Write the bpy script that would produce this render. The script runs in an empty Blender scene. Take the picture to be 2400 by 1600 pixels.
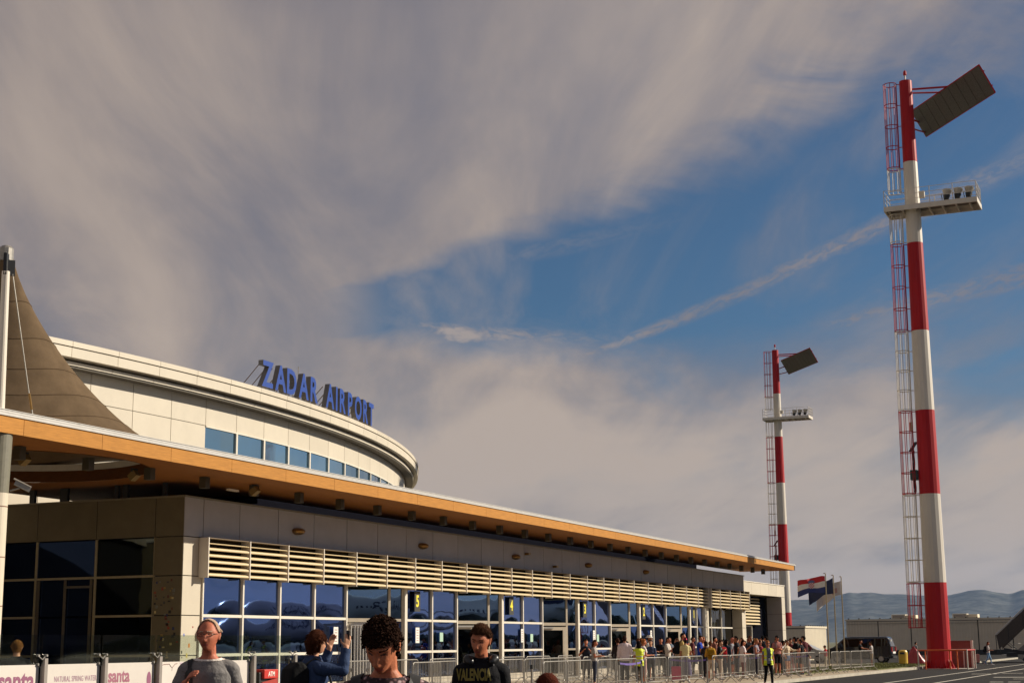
import bpy, bmesh, math, random
import numpy as np
from mathutils import Vector, Matrix, noise, Euler
from mathutils.bvhtree import BVHTree
random.seed(7); np.random.seed(7)
rad = math.radians
S = bpy.context.scene
COL = S.collection

# ------------------------------------------------------------------ camera, sky, sun, exposure
def cam_axes(yaw, pitch, roll):
    cy, sy, cp, sp = math.cos(yaw), math.sin(yaw), math.cos(pitch), math.sin(pitch)
    f = Vector((cy*cp, sy*cp, sp)); r = Vector((sy, -cy, 0)); u = r.cross(f)
    return r*math.cos(roll)+u*math.sin(roll), -r*math.sin(roll)+u*math.cos(roll), f
cam = bpy.data.cameras.new('camera'); camo = bpy.data.objects.new('camera', cam); COL.objects.link(camo)
_r, _u, _f = cam_axes(0.41623444, 0.1925547, -0.00801619)
camo.matrix_world = Matrix(((_r.x, _u.x, -_f.x, 0), (_r.y, _u.y, -_f.y, 0), (_r.z, _u.z, -_f.z, 1.62), (0, 0, 0, 1)))
cam.sensor_width = 36; cam.lens = 3634.7/2400*36; cam.clip_end = 60000; cam.clip_start = 0.1
S.camera = camo

SUN_AZ, SUN_EL = 308.0, 28.5            # world angle of the sun (from +X towards +Y) and its height
sd = Vector((math.cos(rad(SUN_AZ))*math.cos(rad(SUN_EL)), math.sin(rad(SUN_AZ))*math.cos(rad(SUN_EL)), math.sin(rad(SUN_EL))))
sun = bpy.data.lights.new('sun', 'SUN'); suno = bpy.data.objects.new('sun', sun); COL.objects.link(suno)
suno.rotation_euler = sd.to_track_quat('Z', 'Y').to_euler()
sun.energy = 5.0; sun.angle = rad(0.53); sun.color = (1.0, 0.90, 0.74)
S.view_settings.view_transform = 'Standard'; S.view_settings.look = 'None'
S.view_settings.exposure = 0.30; S.view_settings.gamma = 1.0; S.view_settings.use_curve_mapping = False

W = bpy.data.worlds.new('World'); S.world = W; W.use_nodes = True
def build_world():
    nt = W.node_tree; N = nt.nodes; L = nt.links; N.clear()
    out = N.new('ShaderNodeOutputWorld')
    sky = N.new('ShaderNodeTexSky'); sky.sky_type = 'NISHITA'; sky.sun_disc = False
    sky.sun_elevation = rad(SUN_EL); sky.sun_rotation = rad(90-SUN_AZ) % (2*math.pi)
    sky.air_density = 1.0; sky.dust_density = 0.4; sky.ozone_density = 2.5
    b1 = N.new('ShaderNodeBackground'); b1.inputs[1].default_value = 0.047
    tint = N.new('ShaderNodeMix'); tint.data_type = 'RGBA'; tint.blend_type = 'MULTIPLY'; tint.inputs[0].default_value = 1.0; L.new(sky.outputs[0], tint.inputs[6]); tint.inputs[7].default_value = (0.52, 0.74, 0.90, 1); L.new(tint.outputs[2], b1.inputs[0])
    tc = N.new('ShaderNodeTexCoord'); sx = N.new('ShaderNodeSeparateXYZ'); L.new(tc.outputs['Generated'], sx.inputs[0])
    def V(x): return x.outputs[0] if hasattr(x, 'outputs') else x
    def m(op, a, b=None, c=None, clamp=False):
        n = N.new('ShaderNodeMath'); n.operation = op; n.use_clamp = clamp
        for i, q in enumerate((a, b, c)):
            if q is None: continue
            q = V(q)
            if isinstance(q, (int, float)): n.inputs[i].default_value = q
            else: L.new(q, n.inputs[i])
        return n
    X, Y, Z = sx.outputs
    az = m('MULTIPLY', m('ARCTAN2', Y, X), 57.29578)
    el = m('MULTIPLY', m('ARCSINE', Z), 57.29578)
    # cloud-deck coordinates: where the view direction meets a flat layer
    zz = m('ADD', m('MAXIMUM', Z, 0.0), 0.10)
    px = m('DIVIDE', X, zz); py = m('DIVIDE', Y, zz)
    def comb(a, b, c=0.0):
        n = N.new('ShaderNodeCombineXYZ')
        for i, q in enumerate((a, b, c)):
            q = V(q)
            if isinstance(q, (int, float)): n.inputs[i].default_value = q
            else: L.new(q, n.inputs[i])
        return n
    def nz(vec, scale, detail=6, rough=0.55, dist=0.0):
        n = N.new('ShaderNodeTexNoise'); n.inputs['Scale'].default_value = scale; n.inputs['Detail'].default_value = detail
        n.inputs['Roughness'].default_value = rough; n.inputs['Distortion'].default_value = dist
        L.new(V(vec), n.inputs['Vector']); return n.outputs[0]
    ca, sa = math.cos(rad(27)), math.sin(rad(27))
    rx = m('ADD', m('MULTIPLY', px, ca), m('MULTIPLY', py, sa)); ry = m('SUBTRACT', m('MULTIPLY', py, ca), m('MULTIPLY', px, sa))
    streak = nz(comb(m('MULTIPLY', rx, 0.30), m('MULTIPLY', ry, 1.1)), 1.1, 7, 0.52, 0.5)
    wisp = nz(comb(m('MULTIPLY', rx, 0.55), m('MULTIPLY', ry, 2.2), 7.0), 1.5, 9, 0.60, 0.5)
    broad = nz(comb(px, py, 4.0), 0.42, 5, 0.55, 0.4)
    fine = nz(comb(m('MULTIPLY', az, 0.10), m('MULTIPLY', el, 0.22)), 1.3, 7, 0.6, 0.5)
    def sm(x, lo, hi):
        n = N.new('ShaderNodeMapRange'); n.interpolation_type = 'SMOOTHSTEP'; n.clamp = True
        L.new(V(x), n.inputs[0]); n.inputs[1].default_value = lo; n.inputs[2].default_value = hi
        return n
    # a wedge of clear sky that opens towards smaller azimuths (towards the right of the view)
    t = m('MULTIPLY', m('SUBTRACT', 28.6, az), 1/24.6)
    tcl = m('MINIMUM', m('MAXIMUM', t, -0.6), 2.2)
    cen = m('ADD', 12.3, m('MULTIPLY', tcl, 3.7))
    hw = m('MAXIMUM', m('ADD', 1.0, m('MULTIPLY', tcl, 5.3)), 0.4)
    off = m('DIVIDE', m('ABSOLUTE', m('SUBTRACT', el, cen)), hw)
    wob = m('ADD', m('MULTIPLY', m('SUBTRACT', fine, 0.5), 2.0), m('MULTIPLY', m('SUBTRACT', streak, 0.5), 1.6))
    base = m('MAXIMUM', sm(m('ADD', off, wob), 0.45, 1.55), sm(t, 0.05, -0.12))
    # thin places in the veil, more of them high up on the left
    thin = sm(m('ADD', m('MULTIPLY', streak, 0.40), m('ADD', m('MULTIPLY', broad, 0.3), m('MULTIPLY', wisp, 0.3))), 0.36, 0.58)
    veil = m('MULTIPLY', base, m('ADD', 0.60, m('MULTIPLY', thin, 0.38)))
    def trail(a0, e0, a1, e1, w0, w1, strength):
        ln = math.hypot(a1-a0, e1-e0); ux, uy = (a1-a0)/ln, (e1-e0)/ln
        da = m('SUBTRACT', az, a0); de = m('SUBTRACT', el, e0)
        s = m('ADD', m('MULTIPLY', da, ux), m('MULTIPLY', de, uy)); d = m('ADD', m('MULTIPLY', da, -uy), m('MULTIPLY', de, ux))
        d = m('ADD', d, m('MULTIPLY', m('SUBTRACT', fine, 0.5), 0.55))
        w = m('ADD', w0, m('MULTIPLY', m('DIVIDE', s, ln), w1-w0))
        prof = sm(m('DIVIDE', m('ABSOLUTE', d), m('MAXIMUM', w, 0.05)), 1.6, 0.1)
        ends = m('MULTIPLY', sm(s, -1.5, 1.0), sm(s, ln+9, ln-1))
        lump = m('ADD', 0.30, m('MULTIPLY', sm(nz(comb(m('MULTIPLY', s, 0.9), m('MULTIPLY', d, 2.6)), 1.9, 8, 0.68, 0.6), 0.34, 0.66), 0.75))
        return m('MULTIPLY', m('MULTIPLY', prof, ends), m('MULTIPLY', lump, strength))
    den = m('MAXIMUM', veil, m('MULTIPLY', sm(wisp, 0.40, 0.72), 0.50))
    for a in ((21.8, 10.2, 9.0, 15.1, 0.16, 0.38, 0.72), (12.0, 11.2, 3.5, 13.0, 0.25, 0.6, 0.66), (28.0, 13.4, 22.8, 14.4, 0.2, 0.3, 0.25), (27.3, 11.5, 24.8, 11.3, 0.3, 0.35, 0.75)):
        den = m('MAXIMUM', den, trail(*a))
    # one small bright puff low over the roof sign
    pa = m('DIVIDE', m('SUBTRACT', az, 25.6), 1.25); pe = m('DIVIDE', m('SUBTRACT', el, 11.3), 0.40)
    pr = m('ADD', m('SQRT', m('ADD', m('MULTIPLY', pa, pa), m('MULTIPLY', pe, pe))), m('MULTIPLY', m('SUBTRACT', nz(comb(m('MULTIPLY', az, 0.8), m('MULTIPLY', el, 1.6)), 1.4, 7, 0.65), 0.5), 2.2))
    puff = sm(pr, 1.25, 0.25)
    den = m('MAXIMUM', den, m('MULTIPLY', puff, 0.8))
    hor = sm(el, 10.5, 5.0)
    den = m('MAXIMUM', den, m('MULTIPLY', hor, m('ADD', 0.86, m('MULTIPLY', thin, 0.11))))
    den = m('MINIMUM', den, 0.97)
    # cloud tone: thicker places brighter and warmer, thin veil grey-mauve
    tone = sm(m('ADD', m('MULTIPLY', broad, 0.5), m('ADD', m('MULTIPLY', streak, 0.50), m('ADD', m('MULTIPLY', wisp, 0.30), m('MULTIPLY', hor, 0.13)))), 0.50, 0.80)
    # the veil is brightest high in the middle of the view and duller far to the left
    ga = m('DIVIDE', m('SUBTRACT', az, 19.0), 9.0); ge = m('DIVIDE', m('SUBTRACT', el, 23.0), 8.0)
    tone = m('ADD', tone, m('MULTIPLY', m('POWER', 2.718, m('MULTIPLY', m('ADD', m('MULTIPLY', ga, ga), m('MULTIPLY', ge, ge)), -1.0)), m('ADD', 0.25, m('MULTIPLY', streak, 0.55))))
    tone = m('SUBTRACT', tone, m('MULTIPLY', sm(az, 33.0, 44.0), m('MULTIPLY', sm(el, 6.0, 14.0), 0.25)), clamp=True)
    tone = m('MAXIMUM', tone, m('MULTIPLY', puff, 0.8))
    cr = N.new('ShaderNodeMix'); cr.data_type = 'RGBA'
    L.new(V(tone), cr.inputs[0]); cr.inputs[6].default_value = (0.185, 0.158, 0.158, 1); cr.inputs[7].default_value = (0.395, 0.322, 0.268, 1)
    b2 = N.new('ShaderNodeBackground'); L.new(cr.outputs[2], b2.inputs[0]); b2.inputs[1].default_value = 1.0
    mx = N.new('ShaderNodeMixShader'); L.new(V(den), mx.inputs[0]); L.new(b1.outputs[0], mx.inputs[1]); L.new(b2.outputs[0], mx.inputs[2])
    L.new(mx.outputs[0], out.inputs[0])
build_world()

# ------------------------------------------------------------------ helpers
def lin(c): c /= 255.0; return c/12.92 if c <= 0.04045 else ((c+0.055)/1.055)**2.4
def C(r, g, b): return (lin(r), lin(g), lin(b))
_m = {}
def mat(name, col, rough=0.6, metal=0.0, var=0.12, scale=6.0, bump=0.0, bscale=None, stretch=(1, 1, 1), spec=0.5, dirt=0.0, coat=0.0, pv=0.045):
    if name in _m: return _m[name]
    M = bpy.data.materials.new(name); M.use_nodes = True; nt = M.node_tree; N = nt.nodes; L = nt.links
    P = N['Principled BSDF']; P.inputs['Roughness'].default_value = rough; P.inputs['Metallic'].default_value = metal
    P.inputs['Specular IOR Level'].default_value = spec; P.inputs['Coat Weight'].default_value = coat
    tc = N.new('ShaderNodeTexCoord'); mp = N.new('ShaderNodeMapping'); mp.inputs['Scale'].default_value = stretch
    L.new(tc.outputs['Object'], mp.inputs[0])
    n = N.new('ShaderNodeTexNoise'); n.inputs['Scale'].default_value = scale; n.inputs['Detail'].default_value = 6; n.inputs['Roughness'].default_value = 0.65
    L.new(mp.outputs[0], n.inputs['Vector'])
    mx = N.new('ShaderNodeMix'); mx.data_type = 'RGBA'
    mr = N.new('ShaderNodeMapRange'); mr.inputs[1].default_value = 0.3; mr.inputs[2].default_value = 0.7
    L.new(n.outputs[0], mr.inputs[0]); L.new(mr.outputs[0], mx.inputs[0])
    mx.inputs[6].default_value = (*[max(0, c*(1-var)) for c in col], 1); mx.inputs[7].default_value = (*[min(1, c*(1+var)) for c in col], 1)
    last = mx.outputs[2]
    if dirt > 0:
        n2 = N.new('ShaderNodeTexNoise'); n2.inputs['Scale'].default_value = 0.9; n2.inputs['Detail'].default_value = 8; n2.inputs['Roughness'].default_value = 0.7
        mp2 = N.new('ShaderNodeMapping'); mp2.inputs['Scale'].default_value = (1.5, 1.5, 0.35); L.new(tc.outputs['Object'], mp2.inputs[0]); L.new(mp2.outputs[0], n2.inputs['Vector'])
        r2 = N.new('ShaderNodeMapRange'); r2.inputs[1].default_value = 0.5; r2.inputs[2].default_value = 0.8; r2.inputs[4].default_value = dirt
        L.new(n2.outputs[0], r2.inputs[0])
        m2 = N.new('ShaderNodeMix'); m2.data_type = 'RGBA'; L.new(r2.outputs[0], m2.inputs[0]); L.new(last, m2.inputs[6])
        m2.inputs[7].default_value = (col[0]*0.45, col[1]*0.42, col[2]*0.36, 1); last = m2.outputs[2]
    oi = N.new('ShaderNodeObjectInfo'); rv = N.new('ShaderNodeMapRange'); rv.inputs[3].default_value = 1-pv; rv.inputs[4].default_value = 1+pv
    L.new(oi.outputs['Random'], rv.inputs[0]); vm = N.new('ShaderNodeVectorMath'); vm.operation = 'SCALE'; L.new(last, vm.inputs[0]); L.new(rv.outputs[0], vm.inputs['Scale'])
    L.new(vm.outputs[0], P.inputs['Base Color'])
    if bump > 0:
        nb = N.new('ShaderNodeTexNoise'); nb.inputs['Scale'].default_value = bscale or scale*4; nb.inputs['Detail'].default_value = 4
        L.new(mp.outputs[0], nb.inputs['Vector'])
        b = N.new('ShaderNodeBump'); b.inputs['Strength'].default_value = bump; b.inputs['Distance'].default_value = 0.02
        L.new(nb.outputs[0], b.inputs['Height']); L.new(b.outputs[0], P.inputs['Normal'])
    _m[name] = M; return M
def cloth(r, g, b): return mat('cloth_%d_%d_%d' % (r, g, b), C(r, g, b), 0.85, var=0.14, scale=22, bump=0.35, bscale=45, spec=0.2)

class MB:
    def __init__(s): s.v = []; s.f = []; s.m = []
    def add(s, vs, fs, mi=0):
        o = len(s.v); s.v.extend([tuple(v) for v in vs]); s.f.extend([tuple(i+o for i in f) for f in fs]); s.m.extend([mi]*len(fs)); return s
    def box(s, x0, x1, y0, y1, z0, z1, mi=0):
        return s.add([(x0,y0,z0),(x1,y0,z0),(x1,y1,z0),(x0,y1,z0),(x0,y0,z1),(x1,y0,z1),(x1,y1,z1),(x0,y1,z1)],
                     [(0,3,2,1),(4,5,6,7),(0,1,5,4),(1,2,6,5),(2,3,7,6),(3,0,4,7)], mi)
    def obox(s, c, ax, ay, az, hx, hy, hz, mi=0):
        c = Vector(c); ax, ay, az = Vector(ax)*hx, Vector(ay)*hy, Vector(az)*hz
        vs = [c+ax*i+ay*j+az*k for k in (-1, 1) for j in (-1, 1) for i in (-1, 1)]
        return s.add(vs, [(0,2,3,1),(4,5,7,6),(0,1,5,4),(1,3,7,5),(3,2,6,7),(2,0,4,6)], mi)
    def tube(s, pts, r, n=8, mi=0, cap=True, closed=False):
        pts = [Vector(p) for p in pts]; k = len(pts); rs = r if isinstance(r, (list, tuple)) else [r]*k; vs = []; up = None
        for i, p in enumerate(pts):
            if closed: d = pts[(i+1) % k]-pts[i-1]
            else: d = pts[min(i+1, k-1)]-pts[max(i-1, 0)]
            d.normalize()
            if up is None: up = Vector((0, 0, 1)) if abs(d.z) < 0.9 else Vector((1, 0, 0))
            a = up-d*up.dot(d)
            if a.length < 1e-4: a = d.orthogonal()
            a.normalize(); up = a; b = d.cross(a)
            for j in range(n):
                t = 2*math.pi*j/n; vs.append(p+(a*math.cos(t)+b*math.sin(t))*rs[i])
        fs = [(i*n+j, i*n+(j+1) % n, ((i+1) % k)*n+(j+1) % n, ((i+1) % k)*n+j) for i in range(k if closed else k-1) for j in range(n)]
        if cap and not closed: fs += [tuple(range(n-1, -1, -1)), tuple(range((k-1)*n, k*n))]
        return s.add(vs, fs, mi)
    def loft(s, rings, mi=0, cap=True):
        n = len(rings[0]); vs = [p for r in rings for p in r]; k = len(rings)
        fs = [(i*n+j, i*n+(j+1) % n, (i+1)*n+(j+1) % n, (i+1)*n+j) for i in range(k-1) for j in range(n)]
        if cap: fs += [tuple(range(n-1, -1, -1)), tuple(range((k-1)*n, k*n))]
        return s.add(vs, fs, mi)
    def prism(s, poly, fn, d0, d1, mi=0):
        n = len(poly); vs = [fn(u, v, d0) for u, v in poly]+[fn(u, v, d1) for u, v in poly]
        return s.add(vs, [tuple(range(n-1, -1, -1)), tuple(range(n, 2*n))]+[(i, (i+1) % n, n+(i+1) % n, n+i) for i in range(n)], mi)
    def grid(s, fn, nu, nv, mi=0):
        vs = [fn(i/nu, j/nv) for j in range(nv+1) for i in range(nu+1)]
        return s.add(vs, [(j*(nu+1)+i, j*(nu+1)+i+1, (j+1)*(nu+1)+i+1, (j+1)*(nu+1)+i) for j in range(nv) for i in range(nu)], mi)
    def mesh(s, name, mats, smooth=False, off=(0, 0, 0)):
        me = bpy.data.meshes.new(name); o = Vector(off)
        me.from_pydata([(v[0]-o.x, v[1]-o.y, v[2]-o.z) for v in s.v], [], s.f)
        for m_ in (mats if isinstance(mats, (list, tuple)) else [mats]): me.materials.append(m_)
        me.polygons.foreach_set('material_index', s.m)
        if smooth: me.polygons.foreach_set('use_smooth', [True]*len(s.f))
        me.update(); return me
    def build(s, name, mats, parent=None, smooth=False, bevel=0.0, fix=False):
        """mesh given in world coordinates; kept relative to its parent's place"""
        w = Vector(parent['_w']) if parent is not None and '_w' in parent else Vector((0, 0, 0))
        loc = Vector((0, 0, 0))
        if parent is None: pass
        o = bpy.data.objects.new(name, s.mesh(name, mats, smooth, w)); COL.objects.link(o)
        o['_w'] = tuple(w)
        if parent is not None: o.parent = parent
        if fix:
            bm = bmesh.new(); bm.from_mesh(o.data); bmesh.ops.recalc_face_normals(bm, faces=bm.faces); bm.to_mesh(o.data); bm.free()
        if bevel > 0:
            b = o.modifiers.new('bevel', 'BEVEL'); b.width = bevel; b.segments = 2; b.limit_method = 'ANGLE'
        return o
def tag(o, label=None, cat=None, group=None, kind=None):
    for k, v in (('label', label), ('category', cat), ('group', group), ('kind', kind)):
        if v: o[k] = v
    return o
def thing(name, label, cat, loc=(0, 0, 0), group=None):
    o = bpy.data.objects.new(name, None); COL.objects.link(o); o.location = loc; o.empty_display_size = 0.2
    o['_w'] = tuple(loc); return tag(o, label, cat, group)
def struct(o): o['kind'] = 'structure'; return o
def inst(src, parent, loc=None, name=None, rot=None, scale=None):
    o = src.copy(); COL.objects.link(o)
    if parent is not None: o.parent = parent
    if loc is not None: o.location = loc
    if rot is not None: o.rotation_euler = rot
    if scale is not None: o.scale = scale
    return o
def dup(root, loc, rz=None, label=None, group=None):
    kids = {}
    for o in COL.objects:
        if o.parent is not None: kids.setdefault(o.parent.name, []).append(o)
    r = root.copy(); COL.objects.link(r); r.location = loc
    if rz is not None: r.rotation_euler = (0, 0, rz)
    if label: r['label'] = label
    if group: r['group'] = group
    for ch in kids.get(root.name, []):
        c = ch.copy(); COL.objects.link(c); c.parent = r
        for g in kids.get(ch.name, []):
            d = g.copy(); COL.objects.link(d); d.parent = c
    return r
def text_mb(txt, size, depth=0.0, bold=0.0, squash=1.0, spacing=1.0):
    """polygons of a word in the xz plane (x to the right, z up, facing -y); returns (MB, width)"""
    cu = bpy.data.curves.new('t', 'FONT'); cu.body = txt; cu.size = size; cu.offset = bold; cu.extrude = depth/2; cu.resolution_u = 3; cu.space_character = spacing
    o = bpy.data.objects.new('t', cu); COL.objects.link(o)
    me = bpy.data.meshes.new_from_object(o.evaluated_get(bpy.context.evaluated_depsgraph_get()))
    vs = [(v.co.x*squash, -v.co.z, v.co.y) for v in me.vertices]; fs = [tuple(p.vertices) for p in me.polygons]
    bpy.data.objects.remove(o); bpy.data.curves.remove(cu); bpy.data.meshes.remove(me)
    mb = MB(); mb.add(vs, fs); xs = [v[0] for v in vs] or [0]
    return mb, min(xs), max(xs)
def place(mb, org, ex, ey, ez=(0, 0, 1)):
    ex, ey, ez, org = Vector(ex), Vector(ey), Vector(ez), Vector(org)
    mb.v = [tuple(org+ex*v[0]+ey*v[1]+ez*v[2]) for v in mb.v]; return mb

# ------------------------------------------------------------------ materials
m_panel = mat('cream_cladding', (0.57, 0.505, 0.40), 0.55, var=0.05, scale=1.2, dirt=0.10)
m_frieze = mat('grey_cladding', (0.40, 0.365, 0.345), 0.55, var=0.06, scale=1.5, dirt=0.12)
m_lback = mat('louvre_backing', (0.035, 0.026, 0.014), 0.9, spec=0.0)
m_white = mat('white_coated_metal', (0.68, 0.62, 0.52), 0.45, var=0.05, scale=2.0, dirt=0.08)
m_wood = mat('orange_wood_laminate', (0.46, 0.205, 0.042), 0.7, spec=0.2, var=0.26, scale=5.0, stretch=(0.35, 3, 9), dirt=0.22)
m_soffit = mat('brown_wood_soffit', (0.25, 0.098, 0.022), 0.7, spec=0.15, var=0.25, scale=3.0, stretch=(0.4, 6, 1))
m_slat = mat('cream_louvre_metal', (0.60, 0.47, 0.265), 0.5, var=0.06, scale=3.0, dirt=0.10)
m_fin = mat('pale_louvre_fin', (0.66, 0.60, 0.52), 0.5, var=0.05)
m_dark = mat('dark_recess', (0.008, 0.008, 0.012), 0.9, spec=0.0)
m_joint = mat('joint_backing', (0.03, 0.028, 0.026), 0.9, spec=0.1)
m_sidep = mat('shade_darkened_cladding', (0.15, 0.125, 0.075), 0.6, var=0.10, scale=1.5, dirt=0.12, spec=0.2)  # frieze cladding with the shade of the side wall put into its colour
m_zinc = mat('zinc_roof_edge', (0.55, 0.53, 0.50), 0.45, metal=0.0, var=0.08, dirt=0.15)
m_frame = mat('white_window_frame', (0.70, 0.645, 0.55), 0.4, var=0.04)
m_alu = mat('brushed_aluminium', (0.52, 0.49, 0.45), 0.38, metal=0.6, var=0.10, scale=4)
m_galv = mat('galvanised_steel', (0.30, 0.28, 0.25), 0.45, metal=0.5, var=0.18, scale=9)
m_black = mat('black_metal', (0.015, 0.015, 0.015), 0.5)
m_bronze = mat('brass_lamp_metal', (0.30, 0.17, 0.05), 0.35, metal=0.7)
m_lampbox = mat('olive_lamp_box', (0.055, 0.045, 0.024), 0.5)
m_red = mat('red_mast_paint', (0.43, 0.008, 0.012), 0.5, spec=0.25, var=0.16, scale=1.6, stretch=(1, 1, 0.2), dirt=0.10)
m_mwhite = mat('white_mast_paint', (0.66, 0.60, 0.51), 0.5, var=0.08, scale=1.6, stretch=(1, 1, 0.2), dirt=0.26)
m_blue = mat('blue_sign_letters', (0.010, 0.050, 0.28), 0.4, var=0.08)
m_lside = mat('grey_sign_sides', (0.16, 0.15, 0.14), 0.5)
m_paper = mat('white_paper', (0.75, 0.73, 0.68), 0.7, var=0.03)
m_ink = mat('black_ink', (0.02, 0.02, 0.02), 0.7)
m_yel = mat('yellow_print', (0.85, 0.72, 0.03), 0.6, var=0.03)
m_purple = mat('purple_print', (0.27, 0.085, 0.16), 0.6, var=0.05)
m_lilac = mat('lilac_print', (0.55, 0.44, 0.50), 0.6, var=0.08)
m_redp = mat('red_plastic', (0.50, 0.03, 0.02), 0.4)
m_orange = mat('orange_paint', (0.72, 0.13, 0.025), 0.45)
m_concrete = mat('concrete', (0.32, 0.30, 0.26), 0.85, var=0.15, scale=4, bump=0.3, dirt=0.25)
m_rubber = mat('black_rubber', (0.02, 0.02, 0.02), 0.8)
m_tent = mat('tan_membrane', (0.125, 0.086, 0.052), 0.9, spec=0.05, var=0.18, scale=2, dirt=0.2)
def glass_mat(name, tint, rough=0.02):
    M = bpy.data.materials.new(name); M.use_nodes = True; nt = M.node_tree; P = nt.nodes['Principled BSDF']
    P.inputs['Metallic'].default_value = 1.0; P.inputs['Roughness'].default_value = rough; P.inputs['Base Color'].default_value = (*tint, 1)
    oi = nt.nodes.new('ShaderNodeObjectInfo'); rv = nt.nodes.new('ShaderNodeMapRange'); rv.inputs[3].default_value = .80; rv.inputs[4].default_value = 1.15; nt.links.new(oi.outputs['Random'], rv.inputs[0])
    cc = nt.nodes.new('ShaderNodeVectorMath'); cc.operation = 'SCALE'; cc.inputs[0].default_value = tint; nt.links.new(rv.outputs[0], cc.inputs['Scale']); nt.links.new(cc.outputs[0], P.inputs['Base Color'])
    n = nt.nodes.new('ShaderNodeTexNoise'); n.inputs['Scale'].default_value = 0.8; n.inputs['Detail'].default_value = 2
    tc = nt.nodes.new('ShaderNodeTexCoord'); nt.links.new(tc.outputs['Object'], n.inputs['Vector'])
    b = nt.nodes.new('ShaderNodeBump'); b.inputs['Strength'].default_value = 0.06; b.inputs['Distance'].default_value = 0.05
    nt.links.new(n.outputs[0], b.inputs['Height']); nt.links.new(b.outputs[0], P.inputs['Normal'])
    return M
m_glass = glass_mat('blue_mirror_glass', (0.12, 0.20, 0.44))
m_glass2 = glass_mat('pale_blue_glass', (0.17, 0.28, 0.44))
m_teal = glass_mat('teal_window_glass', (0.36, 0.62, 0.82), 0.06)
m_glassd = glass_mat('dark_tinted_glass', (0.05, 0.055, 0.05))
def clear_mat():
    M = bpy.data.materials.new('clear_glass'); M.use_nodes = True; nt = M.node_tree; N = nt.nodes; L = nt.links
    P = N['Principled BSDF']; N.remove(P); o = N['Material Output']
    t = N.new('ShaderNodeBsdfTransparent'); t.inputs[0].default_value = (0.86, 0.91, 0.86, 1)
    g = N.new('ShaderNodeBsdfGlossy'); g.inputs['Roughness'].default_value = 0.03
    f = N.new('ShaderNodeLayerWeight'); f.inputs[0].default_value = 0.12
    mx = N.new('ShaderNodeMixShader'); L.new(f.outputs['Facing'], mx.inputs[0]); L.new(t.outputs[0], mx.inputs[1]); L.new(g.outputs[0], mx.inputs[2])
    L.new(mx.outputs[0], o.inputs[0]); return M
m_clear = clear_mat()
#@@REST
# ------------------------------------------------------------------ ground, road markings, hills
AP = -0.14                                  # apron level, one kerb step below the terminal paving
def ground():
    g = MB(); g.add([(-9000, -9000, AP-0.05), (9500, -9000, AP-0.05), (9500, 9500, AP-0.05), (-9000, 9500, AP-0.05)], [(0, 1, 2, 3)])
    struct(g.build('ground', mat('dry_grassland', (0.10, 0.10, 0.045), 0.95, var=0.35, scale=0.05)))
    asp = mat('asphalt', (0.024, 0.022, 0.021), 0.95, spec=0.15, var=0.22, scale=0.6, bump=0.4, bscale=60, dirt=0.3)
    g = MB(); g.add([(-120, -140, AP), (260, -140, AP), (260, 17.2, AP), (-120, 17.2, AP)], [(0, 1, 2, 3)])
    struct(g.build('apron', asp))
    pav = mat('tan_paving_base', (0.36, 0.29, 0.20), 0.9, var=0.15, scale=1.5, dirt=0.3)
    g = MB(); g.box(-60, 118, 17.42, 60, AP-0.04, 0.0); struct(g.build('pavement', pav))
    kc = mat('kerb_stone', (0.40, 0.36, 0.29), 0.85, var=0.15, scale=3, bump=0.3)
    root = tag(MB().box(-60, 160, 17.24, 17.40, AP-0.1, AP-0.08).build('kerb', kc), kind='structure')
    st = MB().box(-0.985, 0.985, -0.085, 0.085, 0, AP*-1+0.006).mesh('kerb_stone', kc)
    for i in range(58):
        o = bpy.data.objects.new('kerb_stone', st); COL.objects.link(o); o.parent = root; o.location = (44+2*i, 17.315, AP)
    # service road with the parked vehicles, and the lawn strip in front of it
    g = MB(); g.box(118, 260, 17.42, 60, AP-0.04, -0.02); struct(g.build('service_road', asp))
    gm = mat('lawn', (0.12, 0.125, 0.03), 0.95, var=0.35, scale=1.3, bump=0.6, bscale=25)
    g = MB(); g.box(79.5, 117.5, 19.3, 23.2, 0.0, 0.035); g.box(91.5, 117.5, 17.75, 19.298, 0.0, 0.035); struct(g.build('lawn', gm))
    g = MB(); rr = random.Random(3)
    for i in range(9000):
        x = rr.uniform(79.6, 117.4); y = rr.uniform(19.35 if x < 91.6 else 17.8, 23.1); a = rr.uniform(0, 6.28); h = rr.uniform(0.04, 0.13); w = 0.018
        g.add([(x-w*math.cos(a), y-w*math.sin(a), 0.03), (x+w*math.cos(a), y+w*math.sin(a), 0.03), (x+rr.uniform(-.05, .05), y+rr.uniform(-.05, .05), 0.03+h)], [(0, 1, 2)])
    tag(g.build('grass', mat('grass_blades', (0.13, 0.135, 0.03), 0.9, var=0.5, scale=2)), kind='stuff')
    # paint on the apron
    pw = mat('road_paint_white', (0.60, 0.56, 0.48), 0.8, var=0.2, scale=7, dirt=0.45)
    def sheet(pts, name='lane_line'):
        struct(MB().add([(x, y, AP+0.004) for x, y in pts], [tuple(range(len(pts)))]).build(name, pw))
    for y in (13.02, 10.95):
        sheet([(30, y-0.075), (190, y-0.075), (190, y+0.075), (30, y+0.075)])
    for (x0, y0, x1, y1, w) in ((87.8, 12.0, 88.0, 10.9-.2, .5), (89.4, 10.6, 90.2, 9.6, .5), (89.5, 9.0, 90.4, 7.9, .5), (80.0, 9.9, 80.6, 7.6, .75), (76.5, 8.6, 76.8, 6.9, .35),
                                (70.9, 8.95, 71.0, 8.4, .5), (71.0, 8.2, 71.1, 7.7, .5), (71.0, 7.5, 71.1, 6.9, .5)):
        sheet([(x0-w/2, y0), (x1-w/2, y1), (x1+w/2, y1), (x0+w/2, y0)], 'apron_marking')
ground()

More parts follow.
